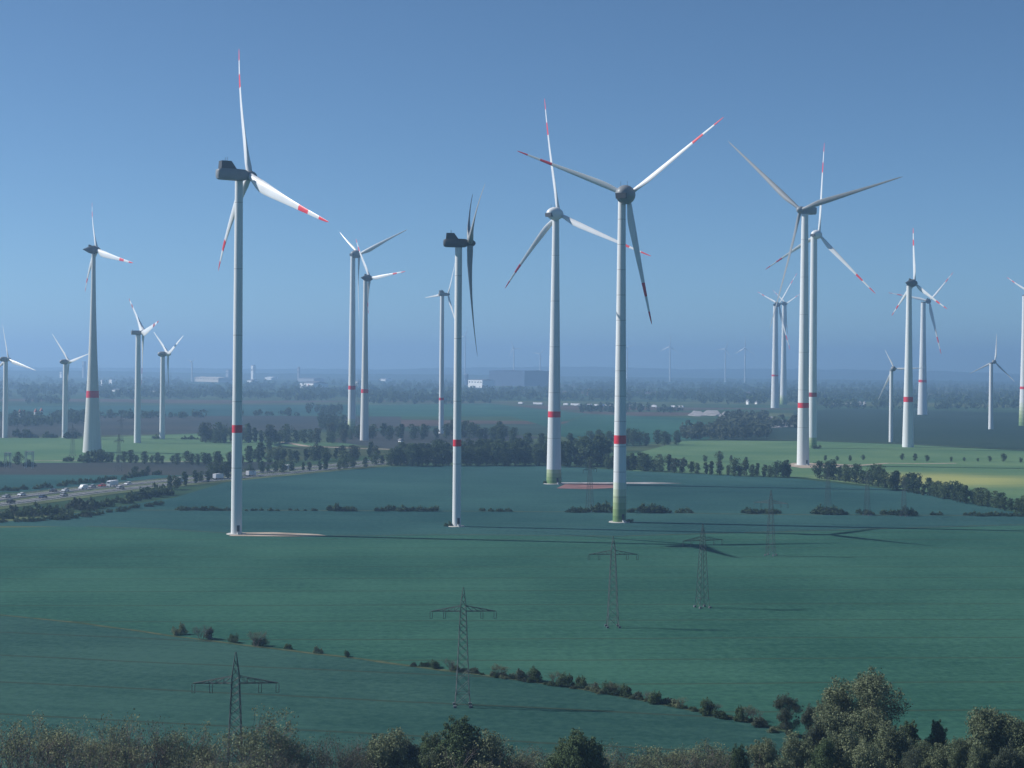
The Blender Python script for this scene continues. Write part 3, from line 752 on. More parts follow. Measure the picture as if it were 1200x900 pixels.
# centre wood
row([(458, 546), (640, 545.5)], 30, (18, 28), 'dense dark broadleaf tree along the front edge of the central wood', 'trees of the central wood edge', (0, 1, 2, 6), 2, .6)
row([(470, 541), (700, 541)], 30, (18, 29), 'dark broadleaf tree in the second rank of the central wood', 'trees inside the central wood', (0, 1, 3, 6), 3, 1)
row([(655, 547), (712, 546)], 10, (22, 38), 'lighter broadleaf tree at the right end of the central wood', 'trees at the right end of the central wood', (2, 4, 5), 2, 1)
row([(560, 520), (640, 531), (700, 535)], 12, (16, 26), 'tree on the far side of the central wood', 'trees behind the central wood', None, 4, 2)
row([(385, 513), (450, 514), (545, 513), (600, 515)], 30, (12, 22), 'tree in the far dark wood behind the close pair of turbines', 'trees of the far dark wood', (0, 1, 2, 3, 6, 7), 4, 2)
row([(692, 521), (740, 522), (792, 521)], 14, (13, 20), 'tree in the small dark copse at the tip of the light green field', 'trees of the small copse', (0, 1, 6), 3, 1.2)
# right treeline along the light field
row([(712, 549), (760, 552), (850, 557), (925, 560)], 32, (13, 23), 'tree in the treeline left of the gravel pad', 'trees of the left half of the long treeline', (0, 2, 3, 4, 5, 7), 2, .8)
row([(962, 561), (1010, 567), (1060, 575)], 15, (16, 26), 'tall tree in the treeline just right of the gravel pad', 'trees of the middle of the long treeline', (0, 2, 4, 6), 2, .8)
row([(1066, 577), (1130, 589), (1205, 603)], 24, (14, 25), 'tree in the long treeline below the yellow flowering patch', 'trees of the right half of the long treeline', None, 2, .8)
# left: trees beside the motorway and beyond
row([(198, 575), (250, 562), (300, 556), (370, 551), (448, 545)], 30, (9, 22), 'tree on the near side of the motorway, right of the moving lorry', 'trees along the near side of the motorway', (0, 2, 4, 5, 7), 3, 1.5)
row([(105, 541), (170, 543), (240, 545), (290, 544)], 26, (9, 17), 'dark bushy tree in the row below the light green left field', 'trees of the row below the left field', (0, 1, 6), 3, .8)
row([(290, 541), (350, 541), (440, 538)], 20, (12, 22), 'tree in the wood right of the tallest turbine', 'trees of the wood right of the tallest turbine', (0, 2, 3, 7), 4, 2)
row([(238, 518), (300, 519), (400, 520)], 24, (15, 25), 'tree in the pale wood edge behind the tallest turbine', 'trees of the wood edge behind the tallest turbine', (2, 4, 5, 7), 3, 1)
tree_at(316, 529, 17, 'dark round tree standing alone just right of the tallest turbine', 'lone trees at left', (0,))
# solitary trees on the light field
for i, (px, py, h, d) in enumerate([(967, 540, 6.5, 'small round tree just right of the huge turbine foot'), (981, 540, 6, 'second small tree right of the huge turbine foot'), (996, 540.5, 7, 'third small tree right of the huge turbine foot'),
        (1011.5, 539, 6.5, 'fourth small tree right of the huge turbine foot'), (1057, 539, 8, 'bushy lone tree below the striped turbine on the light green field'), (1072, 540, 9, 'thin lone tree just right of the one below the striped turbine'),
        (1086.5, 541, 8, 'broad lone tree, third from the striped turbine foot'), (1114.5, 541, 6, 'low lone tree below the gap between right hand turbines'), (1130, 540.5, 5, 'tiny lone tree on the light green field'),
        (1146, 541, 4.5, 'tiniest lone tree on the light green field'), (1160, 541, 7, 'pale lone tree on the light green field below the lone small turbine'), (1176, 541, 10, 'largest dark lone tree on the light green field near the right edge'),
        (1196, 542, 6, 'last small lone tree at the right edge of the light green field'), (843, 541, 13, 'tall square tree standing above the treeline on the light field'), (826, 541, 8, 'small tree left of the tall square one above the treeline'),
        (857, 541, 8, 'small tree right of the tall square one above the treeline'), (874, 541, 6, 'lowest small tree above the treeline left of the gravel pad'), (801, 541, 5.5, 'small tree at the left tip of the light green field')]):
    tree_at(px, py, h, d, 'lone trees on the light green field', (0, 2, 4, 6))
for px, py, h, d in [(27, 513, 13, 'large round bush at the foot of the leftmost small turbine'), (41, 513, 5, 'small bush between the two left small turbines'), (56, 513, 9, 'broad bush on the light green field left of the second small turbine'),
                     (63, 513, 6, 'low bush right of the broad one on the left light field'), (84, 514, 11, 'dark bush beside the second small turbine'), (183, 514, 6, 'dark bush beside the third small turbine')]:
    bush_at(px, py, h, d, 'bushes at the small turbine feet')
for i, (px, h) in enumerate([(216, 5), (224, 6), (231, 3), (241, 6)]):
    bush_at(px, 515, h, 'little bush on the left light field, %s from the left of four' % ORD[i], 'four little bushes on the left light field')
for i, (px, py, h) in enumerate([(101, 541, 11), (108, 542, 15), (117, 541, 13), (125, 538, 9), (80, 541, 9)]):
    bush_at(px, py, h, 'bush hiding the flared concrete turbine foot, %s of five' % ORD[i], 'bushes at the flared concrete turbine foot')
tree_at(21, 545, 16, 'tree between the sign gantries at the left edge', 'trees by the sign gantries', (2,))
for px, h in ((4, 9), (34, 10)): bush_at(px, 547, h, 'dark bush by the %s sign gantry leg' % ('left' if px < 10 else 'right'), 'bushes by the sign gantries')

# scrub between motorway and field
row([(0, 606), (70, 602), (150, 588), (196, 578)], 34, (7, 15), 'scrub bush on the motorway bank above the left field', 'scrub on the motorway bank', (0, 1, 3, 4, 5), 5, 3, bush_at)
row([(-8, 613), (60, 610), (110, 604), (190, 591)], 26, (5, 10), 'low scrub bush along the field side of the motorway bank', 'low scrub below the motorway bank', (0, 1, 3, 4, 5), 5, 1.2, bush_at)
row([(5, 576), (60, 571), (120, 564), (180, 557)], 20, (4, 9), 'low bush on the far side of the motorway', 'bushes on the far side of the motorway', None, 4, 1, bush_at)
for px, py, h in ((93, 568, 8), (78, 569, 7), (158, 558, 12), (173, 556, 10)):
    tree_at(px, py, h, 'small dark tree standing beyond the motorway lorries' if px < 120 else 'dark tree beyond the motorway near its bend', 'small trees beyond the motorway', (0, 6))
# hedge line across the mid field
k = 0
for x0, x1, n, h in ((205, 270, 9, (4, 7)), (275, 330, 6, (3, 5)), (335, 372, 4, (2.5, 4.5)), (385, 418, 5, (7, 13)), (440, 512, 10, (5, 9)), (560, 600, 4, (3, 6)), (668, 690, 3, (7, 9)), (700, 712, 2, (10, 14)), (738, 742, 1, (7, 8)), (750, 782, 5, (8, 14)), (792, 806, 2, (5, 7)), (872, 912, 6, (6, 9)), (955, 990, 6, (7, 12)), (1010, 1022, 2, (6, 8)), (1036, 1072, 5, (7, 12)), (1090, 1104, 2, (4, 6)), (1130, 1200, 10, (4, 7))):
    sec = {205: 'left of the tallest turbine tower', 275: 'crossing just behind the tallest turbine tower', 335: 'right of the tallest turbine tower', 385: 'tallest clump left of the grey bladed turbine', 440: 'just left of the grey bladed turbine',
           560: 'right of the grey bladed turbine', 668: 'at the thin pylon foot', 700: 'touching the green based turbine tower', 738: 'just right of the green based turbine', 750: 'big clump right of the green based turbine', 792: 'last pair right of the big clump',
           872: 'behind the right field pylon', 955: 'at the leftmost of three pylons', 1010: 'at the middle of three pylons', 1036: 'at the rightmost of three pylons', 1090: 'right of the three pylons', 1130: 'at the right end of the hedge'}[x0]
    for i in range(n):
        px = x0 + (x1 - x0) * (i + .5) / n + rng.uniform(-1, 1)
        py = np.interp(px, [200, 600, 900, 1200], [598, 599.5, 602, 605])
        bush_at(px, py + rng.uniform(-.4, .6), rng.uniform(*h), 'dark hedge bush ' + sec, 'hedge bushes ' + sec, wide=rng.uniform(.9, 1.3))
        k += 1
bush_at(526, 617, 7, 'pale bush at the foot of the grey bladed turbine', 'bushes at turbine feet', (1,))
bush_at(738, 612, 5, 'dark bush at the foot of the green based turbine', 'bushes at turbine feet', (0,))
tree_at(654, 567, 12, 'round dark tree at the foot of the domed white turbine', 'bushes at turbine feet', (0,))
bush_at(640.5, 567, 5, 'small bush left of the domed white turbine foot', 'bushes at turbine feet', (0,))
bush_at(957, 526, 6, 'dark bush at the foot of the turbine behind the huge one', 'bushes at turbine feet', (0,))

# far woods: one mass each
LOW = []
for i in range(6):
    r_ = np.random.RandomState(300 + i); d = r_.randn(46, 3); d /= np.linalg.norm(d, axis=1)[:, None]
    LOW.append(d)
def wood(name, bands, m, dens, hh, label=None):
    """bands: quads in photo pixels (x0, x1, y_near, y_far)"""
    lv = Leaves(sum(int(b[0]) for b in bands) % 1000 + 5); r = np.random.RandomState(len(bands) + int(bands[0][0]) % 97)
    for x0, x1, yn, yf in bands:
        n = max(3, int((x1 - x0) * max(yn - yf, 1) * dens / 10))
        for _ in range(n):
            px = r.uniform(x0, x1); w = r.uniform(0, 1); py = yn + (yf - yn) * w
            x, y, _z = G(px, py); H = r.uniform(*hh) * r.uniform(.8, 1.15); W = H * r.uniform(.35, .5)
            q = int(26 + 20 * min(1, 2500 / y)); d = r.randn(q, 3); d /= np.linalg.norm(d, axis=1)[:, None]
            p = vec(x, y, H * .55) + d * np.array((W, W, H * .45)) * r.uniform(.75, 1.05, (q, 1))
            lv.quads(p, d, H * .15)
    o = bpy.data.objects.new(name, lv.mesh(name, m)); C.objects.link(o); tag(o, label, 'wood', None, 'stuff'); return o
wood('far_woodland', [(-40, 130, 466, 452), (120, 360, 468, 452), (130, 215, 452, 444), (330, 400, 470, 457), (400, 470, 470, 456), (430, 545, 474, 452), (545, 580, 474, 457)], M['leafA'], 1.0, (9, 15), 'far dark woodland between the town halls and the left fields')
wood('far_woodland', [(560, 640, 470, 457), (640, 720, 470, 450), (690, 860, 470, 446), (820, 960, 474, 452), (900, 960, 470, 458)], M['leafA'], 1.0, (9, 15), 'far dark woodland below the hills right of the dark hall')
wood('far_woodland', [(940, 1230, 478, 458), (940, 1230, 470, 450)], M['leafA'], .8, (8, 13), 'far hazy woodland behind the right hand turbines')
wood('far_woodland', [(-40, 90, 452, 443), (135, 210, 450, 443), (280, 340, 452, 449), (380, 540, 452, 446), (640, 1230, 456, 446)], M['leafB'], .5, (10, 16), 'faint woodland far back under the horizon')
wood('spoil_heap_wood', [(842, 900, 515, 497), (850, 898, 500, 488), (800, 850, 516, 510), (895, 940, 502, 498)], M['leafD'], 1.2, (7, 12), 'purple brown scrub covering the old spoil heap')
wood('far_hedges', [(-30, 240, 491, 489), (10, 60, 500, 494), (60, 100, 498, 487), (270, 350, 488, 486), (360, 400, 486, 478), (375, 405, 505, 490), (30, 80, 474, 468), (680, 760, 484, 477), (770, 800, 484, 481), (965, 1200, 480, 478)], M['leafA'], 1.6, (5, 9), 'dark hedges and copses between the distant fields')

# ------------------------------------------------------------------ foreground shrubs and trees
def grow(mb, lv, p, d, ln, r0, depth, rnd, leaf, size, droop=.0, tips=None):
    q = p + d * ln; mb.tube(p, q, r0, r0 * .62, 5 if depth > 1 else 3, cap=False)
    if depth == 0:
        tips.append(q); return
    n = rnd.choice((2, 3, 3)) if depth > 1 else rnd.choice((2, 3, 4))
    for i in range(n):
        a = vec(rnd.gauss(0, 1), rnd.gauss(0, 1), rnd.gauss(.25, .6)); a /= np.linalg.norm(a)
        e = d * .95 + a * .62 + UP * .12; e /= np.linalg.norm(e)
        grow(mb, lv, p + d * ln * rnd.uniform(.55, 1), e, ln * rnd.uniform(.58, .85), r0 * .58, depth - 1, rnd, leaf, size, droop, tips)

def sparse_shrub(seed, h, leafm, per_tip=7, size=.11, stems=6, spread=.45):
    rnd = random.Random(seed); mb = MB(); lv = Leaves(seed); tips = []
    for i in range(stems):
        a = rnd.uniform(0, 6.28); t = rnd.uniform(.1, spread); d = vec(math.cos(a) * t, math.sin(a) * t, 1); d /= np.linalg.norm(d)
        o = vec(math.cos(a), math.sin(a), 0) * rnd.uniform(.1, .9); o[2] = -.1
        grow(mb, lv, o, d, h * rnd.uniform(.26, .36), .011 * h, 4, rnd, None, size, 0, tips)
    zm = max(q[2] for q in tips); k = h / zm; mb.v = [(v[0] * k, v[1] * k, v[2] * k) for v in mb.v]
    c = np.array(tips) * k; c = c[c[:, 2] > .15 * h]; r = lv.r
    c = c[r.rand(len(c)) < .8]
    p = np.repeat(c, per_tip, 0) + r.randn(len(c) * per_tip, 3) * .30
    d = r.randn(len(p), 3); d[:, 2] += .8; d /= np.linalg.norm(d, axis=1)[:, None]; lv.quads(p, d, size)
    return mb.mesh('branches', M['twig']), lv.mesh('foliage', leafm)

def full_tree(seed, h, w, leafm, n=9000, size=.16, base=.15, lumps=26):
    rnd = random.Random(seed); lv = Leaves(seed); lobes = []
    for i in range(lumps):
        z = h * rnd.uniform(base + .08, .93); f = math.sin(math.pi * min(1, max(.05, (z / h - base + .05) / (1.05 - base)))) ** .6
        a = rnd.uniform(0, 6.28); d = w * .5 * f * rnd.uniform(.12, .74)
        lobes.append((d * math.cos(a), d * math.sin(a), z))
    for c in lobes:
        rad = w * rnd.uniform(.10, .17); lv.cloud(c, (rad, rad, rad * rnd.uniform(.7, 1.0)), int(n / lumps * rnd.uniform(.6, 1.4)), size, .35)
        for _ in range(3):                       # sprays that break the outline
            a = vec(rnd.gauss(0, 1), rnd.gauss(0, 1), rnd.gauss(.3, .7)); a /= np.linalg.norm(a)
            lv.cloud(vec(*c) + a * rad * 1.15, (rad * .35,) * 3, int(n / lumps * .1), size, .1)
    mb = MB(); q = vec(0, 0, h * .45); mb.tube((0, 0, -.1), q, .024 * h, .014 * h, 8)
    for c in lobes: mb.tube(q * rnd.uniform(.5, 1), c, .007 * h, .002 * h, 5, cap=False)
    return mb.mesh('trunk', M['bark']), lv.mesh('crown', leafm)

SPARSE = [sparse_shrub(401, 10, M['leafC'], 7, .12), sparse_shrub(402, 10, M['leafY'], 5, .11), sparse_shrub(403, 10, M['leafD'], 5, .10), sparse_shrub(404, 10, M['leafC'], 10, .12, 8, .6), sparse_shrub(405, 10, M['leafD'], 3, .10, 7, .5)]
FULL = [full_tree(517, 12, 12, M['leafC'], 28000, .10, .04, 42), full_tree(502, 11, 9.5, M['leafA'], 18000, .12, .08), full_tree(503, 10, 10, M['leafC'], 20000, .10, .06, 30), full_tree(504, 9, 8.5, M['leafB'], 16000, .11, .08), full_tree(505, 8, 8, M['leafD'], 16000, .085, .06, 30), full_tree(506, 6, 7, M['leafC'], 12000, .09, .03)]
FH = [12, 11, 10, 9, 8, 6]

def fg(kind, i, px, top, base, label, group, wide=1.0):
    x, y, _ = G(px, base); H = (derot(px, base)[1] - derot(px, top)[1]) * y / F_PX
    if kind == 's':
        t = plant('shrub', SPARSE[i], ('branches', 'foliage'), x, y, H / 10, rng.uniform(0, 6.28), label, 'shrub', group)
    else:
        t = plant('tree', FULL[i], ('trunk', 'crown'), x, y, H / (FH[i] * .97), rng.uniform(0, 6.28), label, 'tree', group)
    t.scale.x *= wide; t.scale.y *= wide
    return t
# left thicket of thin budding shrubs
for i, (k, px, top, base, w) in enumerate([(0, 14, 836, 935, 1.0), (1, 40, 838, 948, .9), (3, 62, 846, 925, 1.0), (2, 82, 862, 930, .9), (1, 99, 842, 952, .7), (4, 118, 862, 930, 1.0), (0, 138, 844, 944, .9), (1, 147, 842, 956, .7), (2, 168, 846, 940, .9), (4, 184, 850, 932, .9),
                                           (0, 208, 850, 945, .9), (3, 232, 858, 938, .9), (2, 256, 862, 935, .9), (1, 244, 868, 955, .8), (3, 302, 838, 950, .9), (0, 322, 856, 940, 1.0), (2, 345, 866, 938, 1.0), (4, 362, 868, 935, 1.0), (2, 384, 862, 942, .9), (4, 404, 866, 938, 1.0), (2, 420, 872, 930, .9)]):
    lab = {0: 'thin green budding shrub', 1: 'yellow green leafing shrub', 2: 'brownish twiggy shrub', 3: 'bushy grey green shrub', 4: 'nearly bare grey shrub'}[k]
    where = 'left of the large pylon' if px < 270 else 'right of the large pylon'
    fg('s', k, px, top, base, '%s in the bottom thicket %s, %s from left' % (lab, where, ORD[i] if i < 20 else 'last'), 'shrubs of the bottom left thicket', w)
for i, (k, px, top, base, w) in enumerate([(4, 20, 878, 965, 1.2), (2, 70, 880, 965, 1.2), (0, 125, 884, 968, 1.2), (4, 190, 882, 968, 1.2), (2, 235, 886, 968, 1.2), (3, 290, 884, 968, 1.2), (2, 335, 888, 968, 1.2), (4, 395, 886, 968, 1.2)]):
    fg('s', k, px, top, base, 'low twiggy shrub along the bottom edge below the left thicket, %s from left' % ORD[i], 'low shrubs along the bottom edge', w)
# trees around the middle
fg('t', 3, 540, 852, 950, 'tall dark tree at the bottom, right of the pylon on the front field', 'dark trees at the bottom centre', .95)
fg('t', 3, 505, 868, 945, 'dark rounded tree left of the tall dark one at the bottom centre', 'dark trees at the bottom centre', .8)
fg('t', 5, 570, 866, 950, 'dark tree right of the tall dark one at the bottom centre', 'dark trees at the bottom centre', .9)
fg('t', 5, 455, 864, 942, 'green bushy tree at the left end of the bottom centre group', 'dark trees at the bottom centre', .9)
fg('t', 4, 480, 872, 940, 'brownish bare looking tree in the bottom centre group', 'dark trees at the bottom centre', .9)
fg('t', 3, 684, 866, 962, 'round dark tree standing alone at the bottom, right of centre', 'dark trees at the bottom centre', .95)
fg('t', 3, 668, 874, 955, 'smaller dark tree touching the left of the lone round one', 'dark trees at the bottom centre', .9)
for i, (k, px, top, base, w) in enumerate([(2, 445, 872, 940, .8), (3, 522, 862, 948, .7), (4, 596, 878, 940, .8), (2, 612, 884, 945, .8), (4, 635, 886, 948, .8), (1, 578, 872, 955, .6), (4, 722, 886, 948, .7), (3, 762, 882, 950, .9), (0, 790, 874, 945, .9), (2, 806, 884, 945, .9), (4, 825, 880, 950, .9), (2, 842, 884, 945, .9)]):
    fg('s', k, px, top, base, 'low thin shrub among the bottom centre trees, %s from left' % ORD[i], 'thin shrubs at the bottom centre', w)
for i, (k, px, top, base) in enumerate([(2, 436, 866, 936), (3, 468, 868, 938), (0, 492, 872, 935), (1, 556, 872, 962), (0, 604, 872, 938), (2, 622, 876, 936), (3, 648, 876, 938), (0, 706, 876, 938), (2, 740, 876, 936), (3, 778, 872, 935), (0, 815, 874, 935), (3, 850, 872, 932), (2, 875, 876, 930)]):
    fg('s', k, px, top, base, 'feathery grey green shrub filling the bottom centre fringe, %s from left' % ORD[i], 'feathery shrubs of the bottom fringe', 1.25)
# right clump
fg('t', 0, 1012, 792, 915, 'largest grey green tree of the bottom right clump', 'trees of the bottom right clump', 1.0)
fg('t', 0, 978, 815, 908, 'paler tree leaning on the left of the largest bottom right tree', 'trees of the bottom right clump', .75)
fg('t', 2, 1165, 836, 945, 'olive green rounded tree at the bottom right corner', 'trees of the bottom right clump', .95)
fg('t', 2, 1195, 848, 950, 'olive tree cut off by the bottom right edge', 'trees of the bottom right clump', .9)
fg('t', 1, 1100, 846, 915, 'dark blue green tree between the largest tree and the olive one', 'trees of the bottom right clump', .7)
fg('t', 3, 1065, 850, 905, 'dark tree just right of the largest bottom right tree', 'trees of the bottom right clump', .8)
fg('t', 4, 922, 817, 862, 'round grey brown tree at the right end of the boundary bushes', 'trees of the bottom right clump', .85)
fg('t', 4, 950, 830, 880, 'brown tree between the grey brown and the largest tree', 'trees of the bottom right clump', .75)
fg('t', 5, 1045, 856, 930, 'low dark tree in front of the largest bottom right tree', 'trees of the bottom right clump', .8)
for i, (k, px, top, base, w) in enumerate([(5, 895, 872, 930, .8), (5, 935, 868, 938, .8), (3, 965, 872, 948, .7), (5, 985, 862, 940, .8), (5, 1015, 876, 950, .8), (3, 865, 880, 945, .6), (2, 1085, 872, 938, .7), (5, 1110, 876, 945, .8), (2, 1130, 870, 950, .6), (4, 1070, 880, 950, .7), (2, 1150, 878, 960, .6), (4, 1185, 880, 965, .7), (4, 960, 848, 915, .6)]):
    fg('t', k, px, top, base, '%s bushy plant along the bottom edge below the right clump, %s from left' % ({5: 'green', 3: 'dark', 2: 'olive', 4: 'brown'}[k], ORD[i]), 'bushy growth below the bottom right clump', w)

# bushes along the boundary of the two near fields
NB = [bush_me(601 + i, [4.2, 4.4, 5.5, 4.0][i], 3.4, M[['leafB', 'leafA', 'leafC', 'leafD'][i]], 2400, .12) for i in range(4)]
for i, (px, py, h, k, w) in enumerate([(211, 744, 14, 1, .8), (244, 749, 16, 3, .9), (273, 753, 12, 1, .8), (305, 757, 15, 1, .95), (338, 761, 8, 0, 1.2), (373, 766, 13, 1, .7), (407, 770, 9, 1, .8), (510, 783, 10, 1, 1.2), (533, 786, 9, 0, 1.5), (578, 793, 9, 3, 1.1), (592, 795, 7, 3, 1.3),
        (611, 798, 15, 3, 1.0), (628, 799, 18, 0, 1.0), (664, 805, 18, 0, 1.0), (680, 807, 15, 0, .9), (699, 811, 15, 0, .9), (716, 814, 17, 1, .9), (734, 817, 17, 0, 1.0), (748, 820, 10, 3, 1.0), (768, 825, 18, 0, .9), (794, 829, 14, 3, 1.0), (829, 838, 23, 0, .8), (844, 842, 14, 1, 1.1), (866, 846, 24, 0, .6), (888, 852, 13, 3, 1.1), (905, 858, 10, 1, 1.2)]):
    x, y, _ = G(px, py); H = h * y / F_PX
    where = 'left of the front field pylon' if px < 530 else ('right of the front field pylon' if px < 700 else 'towards the right clump')
    k_ = 2 if (i * 7) % 5 == 0 else k; h_ = rng.uniform(.8, 1.2)
    t = plant('bush', NB[k_], ('stem', 'foliage'), x, y, H * h_ / 3.5, rng.uniform(0, 6.28), '%s bush on the near field boundary %s, %s there' % (['green', 'dark', 'pale', 'brown'][k_], where, ORD[i if px < 530 else (i - 9 if px < 700 else i - 16)]), 'bush', 'bushes on the near field boundary')
    t.scale.x *= w; t.scale.y *= w

xs_ = [486, 498, 545, 556, 566, 584, 600, 604, 622, 640, 648, 655, 672, 690, 708, 726, 741, 755, 760, 775, 782, 788, 802, 810, 818, 824, 852, 858, 876, 882, 897, 912]
for i, px in enumerate(xs_):
    px += rng.uniform(-2, 2); py = np.interp(px, [p[0] for p in BOUND], [p[1] for p in BOUND]) + rng.uniform(-1.5, 1)
    x, y, _ = G(px, py); H = rng.uniform(4, 9) * y / F_PX
    t = plant('bush', NB[rng.choice((0, 1, 2, 2, 3))], ('stem', 'foliage'), x, y, H / 3.5, rng.uniform(-.5, .5), 'low ragged bush filling the gaps of the near field boundary growth', 'bush', 'low bushes in the near field boundary gaps')
    t.scale.x *= rng.uniform(1.0, 1.9)
for i, px in enumerate((236, 300, 528, 588, 618, 650, 694, 722, 760, 798, 836, 872, 884)):
    py = np.interp(px, [p[0] for p in BOUND], [p[1] for p in BOUND]); x, y, _ = G(px, py); H = rng.uniform(10, 20) * y / F_PX
    t = plant('shrub', SPARSE[(2, 0, 4, 3)[i % 4]], ('branches', 'foliage'), x, y, H / 10, rng.uniform(0, 6.28), 'thin twiggy shrub on the near field boundary, %s from the left' % ORD[i], 'shrub', 'thin shrubs on the near field boundary')
    t.scale.x *= 1.3; t.scale.y *= 1.3

# ------------------------------------------------------------------ motorway, vehicles
MW = [vec(*G(p[0], p[1])[:2]) for p in ((0, 588.5), (90, 577), (180, 567.3), (300, 556), (400, 546.5), (450, 541.8))]
d0 = MW[0] - MW[1]; d0 /= np.linalg.norm(d0)
MW = [MW[0] + d0 * 300] + MW + [MW[-1] + (MW[-1] - MW[-2]) * 3.0]
def mribbon(name, off, w, m, z): return ribbon(name, MW, (off - w / 2, off + w / 2), m, z, True)
tag(mribbon('motorway_verge', 0, 44, M['tramp'], .16), kind='structure')
for o in (-8.3, 8.3):
    tag(mribbon('motorway', o, 10.6, M['asphalt'], .24), kind='structure')
    for q in (-4.9, 0, 4.9): tag(mribbon('road_marking', o + q, .3, M['mark'], .26), kind='structure')
def along(t, off):
    """t in metres from the left picture edge along the motorway"""
    acc = -300.0
    for a, b in zip(MW[:-1], MW[1:]):
        l = np.linalg.norm(b - a)
        if acc + l >= t or b is MW[-1]:
            d = (b - a) / l; n = vec(-d[1], d[0]); return a + d * (t - acc) + n * off, math.atan2(d[1], d[0])
        acc += l
def rail(off, label):
    mb = MB(); z = .24
    for a, b in zip(MW[:-1], MW[1:]):
        l = np.linalg.norm(b - a); d = (b - a) / l; n = vec(-d[1], d[0]); rz = math.atan2(d[1], d[0]); c = (a + b) / 2 + n * off
        mb.box((c[0], c[1], z + .62), (l, .10, .32), rz)
    t = empty('guard_rail', (0, 0, 0)); tag(t, label, 'guard rail', 'steel guard rails of the motorway')
    mb.build('beam', M['galv'], t); mb = MB()
    for i in range(0, 170):
        p, rz = along(-40 + 4 * i, off); mb.box((p[0], p[1], z + .25), (.1, .14, .6), rz)
    o = mb.build('post', M['galv'], t); o['kind'] = 'stuff'
rail(-15.0, 'long steel guard rail on the near edge of the motorway'); rail(15.0, 'long steel guard rail on the far edge of the motorway'); rail(0, 'steel guard rail in the middle of the motorway')

def wheel_mesh(r=.33, w=.22):
    mb = MB(); mb.tube((0, -w / 2, 0), (0, w / 2, 0), r, n=14); return mb.mesh('wheel', M['dark'])
WH, WHT = wheel_mesh(), wheel_mesh(.5, .3)
def car_meshes(m, van=False):
    prof = [(-2.15, .35), (-2.2, .75), (-1.95, .95), (-.95, 1.0), (.9, .98), (1.95, .85), (2.2, .65), (2.2, .35)] if not van else [(-2.5, .4), (-2.55, 2.1), (-2.3, 2.3), (1.0, 2.3), (1.7, 1.4), (2.5, 1.15), (2.65, .75), (2.65, .4)]
    mb = MB(); n = len(prof)
    for y in (-.88, .88): mb.v += [(x, y, z) for x, z in prof]
    mb.f += [list(range(n)), list(range(n, 2 * n))[::-1]] + [[i, i + n, (i + 1) % n + n, (i + 1) % n] for i in range(n)]; mb.mi += [0] * (n + 2)
    body = mb.mesh('body', m)
    mb = MB(); p2 = [(-1.7, .98), (-1.2, 1.42), (.25, 1.42), (1.05, .98)] if not van else [(1.0, 1.45), (1.02, 2.1), (1.1, 2.1), (1.66, 1.45)]
    w = .78 if not van else .9; n = 4
    for y in (-w, w): mb.v += [(x, y, z) for x, z in p2]
    mb.f += [list(range(n)), list(range(n, 2 * n))[::-1]] + [[i, i + n, (i + 1) % n + n, (i + 1) % n] for i in range(n)]; mb.mi += [0] * (n + 2)
    return body, mb.mesh('windows', M['window'])
CARM = {k: car_meshes(M[k]) for k in ('carw', 'card', 'cars', 'carr', 'carb')}; VANM = car_meshes(M['carw'], True)
def rmesh(m):
    mb = MB(); vs = [(-1.25, -.72, 1.425), (.28, -.72, 1.425), (.28, .72, 1.425), (-1.25, .72, 1.425), (-1.2, -.7, 1.5), (.2, -.7, 1.5), (.2, .7, 1.5), (-1.2, .7, 1.5)]
    mb.add(vs, [(3, 2, 1, 0), (4, 5, 6, 7), (0, 1, 5, 4), (1, 2, 6, 5), (2, 3, 7, 6), (3, 0, 4, 7)]); return mb.mesh('roof', m)
ROOFM = {k: rmesh(M[k]) for k in CARM}
def car(pos, rz, k, label, group):
    t = empty('car' if k != 'van' else 'van', (pos[0], pos[1], .27), rz); tag(t, label, 'car' if k != 'van' else 'van', group)
    b, w = VANM if k == 'van' else CARM[k]
    child('body', b, t); child('windows', w, t)
    if k != 'van': child('roof', ROOFM[k], t)
    for x in (-1.35, 1.4):
        for y in (-.8, .8): o = child('wheel', WH, t); o.location = (x, y, .33)
mb = MB(); mb.box((.1, 0, 2.35), (6.2, 2.5, 2.7)); mb.box((.1, 0, .9), (6.0, 1.2, .3)); TRL = mb.mesh('trailer', M['tarp']); mb2 = MB(); mb2.box((.1, 0, 2.35), (6.2, 2.5, 2.7)); mb2.box((.1, 0, .9), (6.0, 1.2, .3)); TRLB = mb2.mesh('trailer', M['tarpb'])
mb = MB(); mb.add([(3.5, -1.2, .6), (5.7, -1.2, .6), (5.75, -1.2, 1.9), (5.35, -1.2, 3.5), (3.5, -1.2, 3.7), (3.5, 1.2, .6), (5.7, 1.2, .6), (5.75, 1.2, 1.9), (5.35, 1.2, 3.5), (3.5, 1.2, 3.7)],
                  [(0, 1, 2, 3, 4), (9, 8, 7, 6, 5), (0, 5, 6, 1), (1, 6, 7, 2), (2, 7, 8, 3), (3, 8, 9, 4), (4, 9, 5, 0)]); CAB = mb.mesh('cab', M['carw'])
mb = MB(); mb.add([(5.78, -1.0, 2.05), (5.5, -1.0, 3.1), (5.5, 1.0, 3.1), (5.78, 1.0, 2.05)], [(0, 1, 2, 3)]); mb.add([(5.74, -1.0, 2.05), (5.46, -1.0, 3.1), (5.46, 1.0, 3.1), (5.74, 1.0, 2.05)], [(3, 2, 1, 0)]); WSC = mb.mesh('windscreen', M['window'])
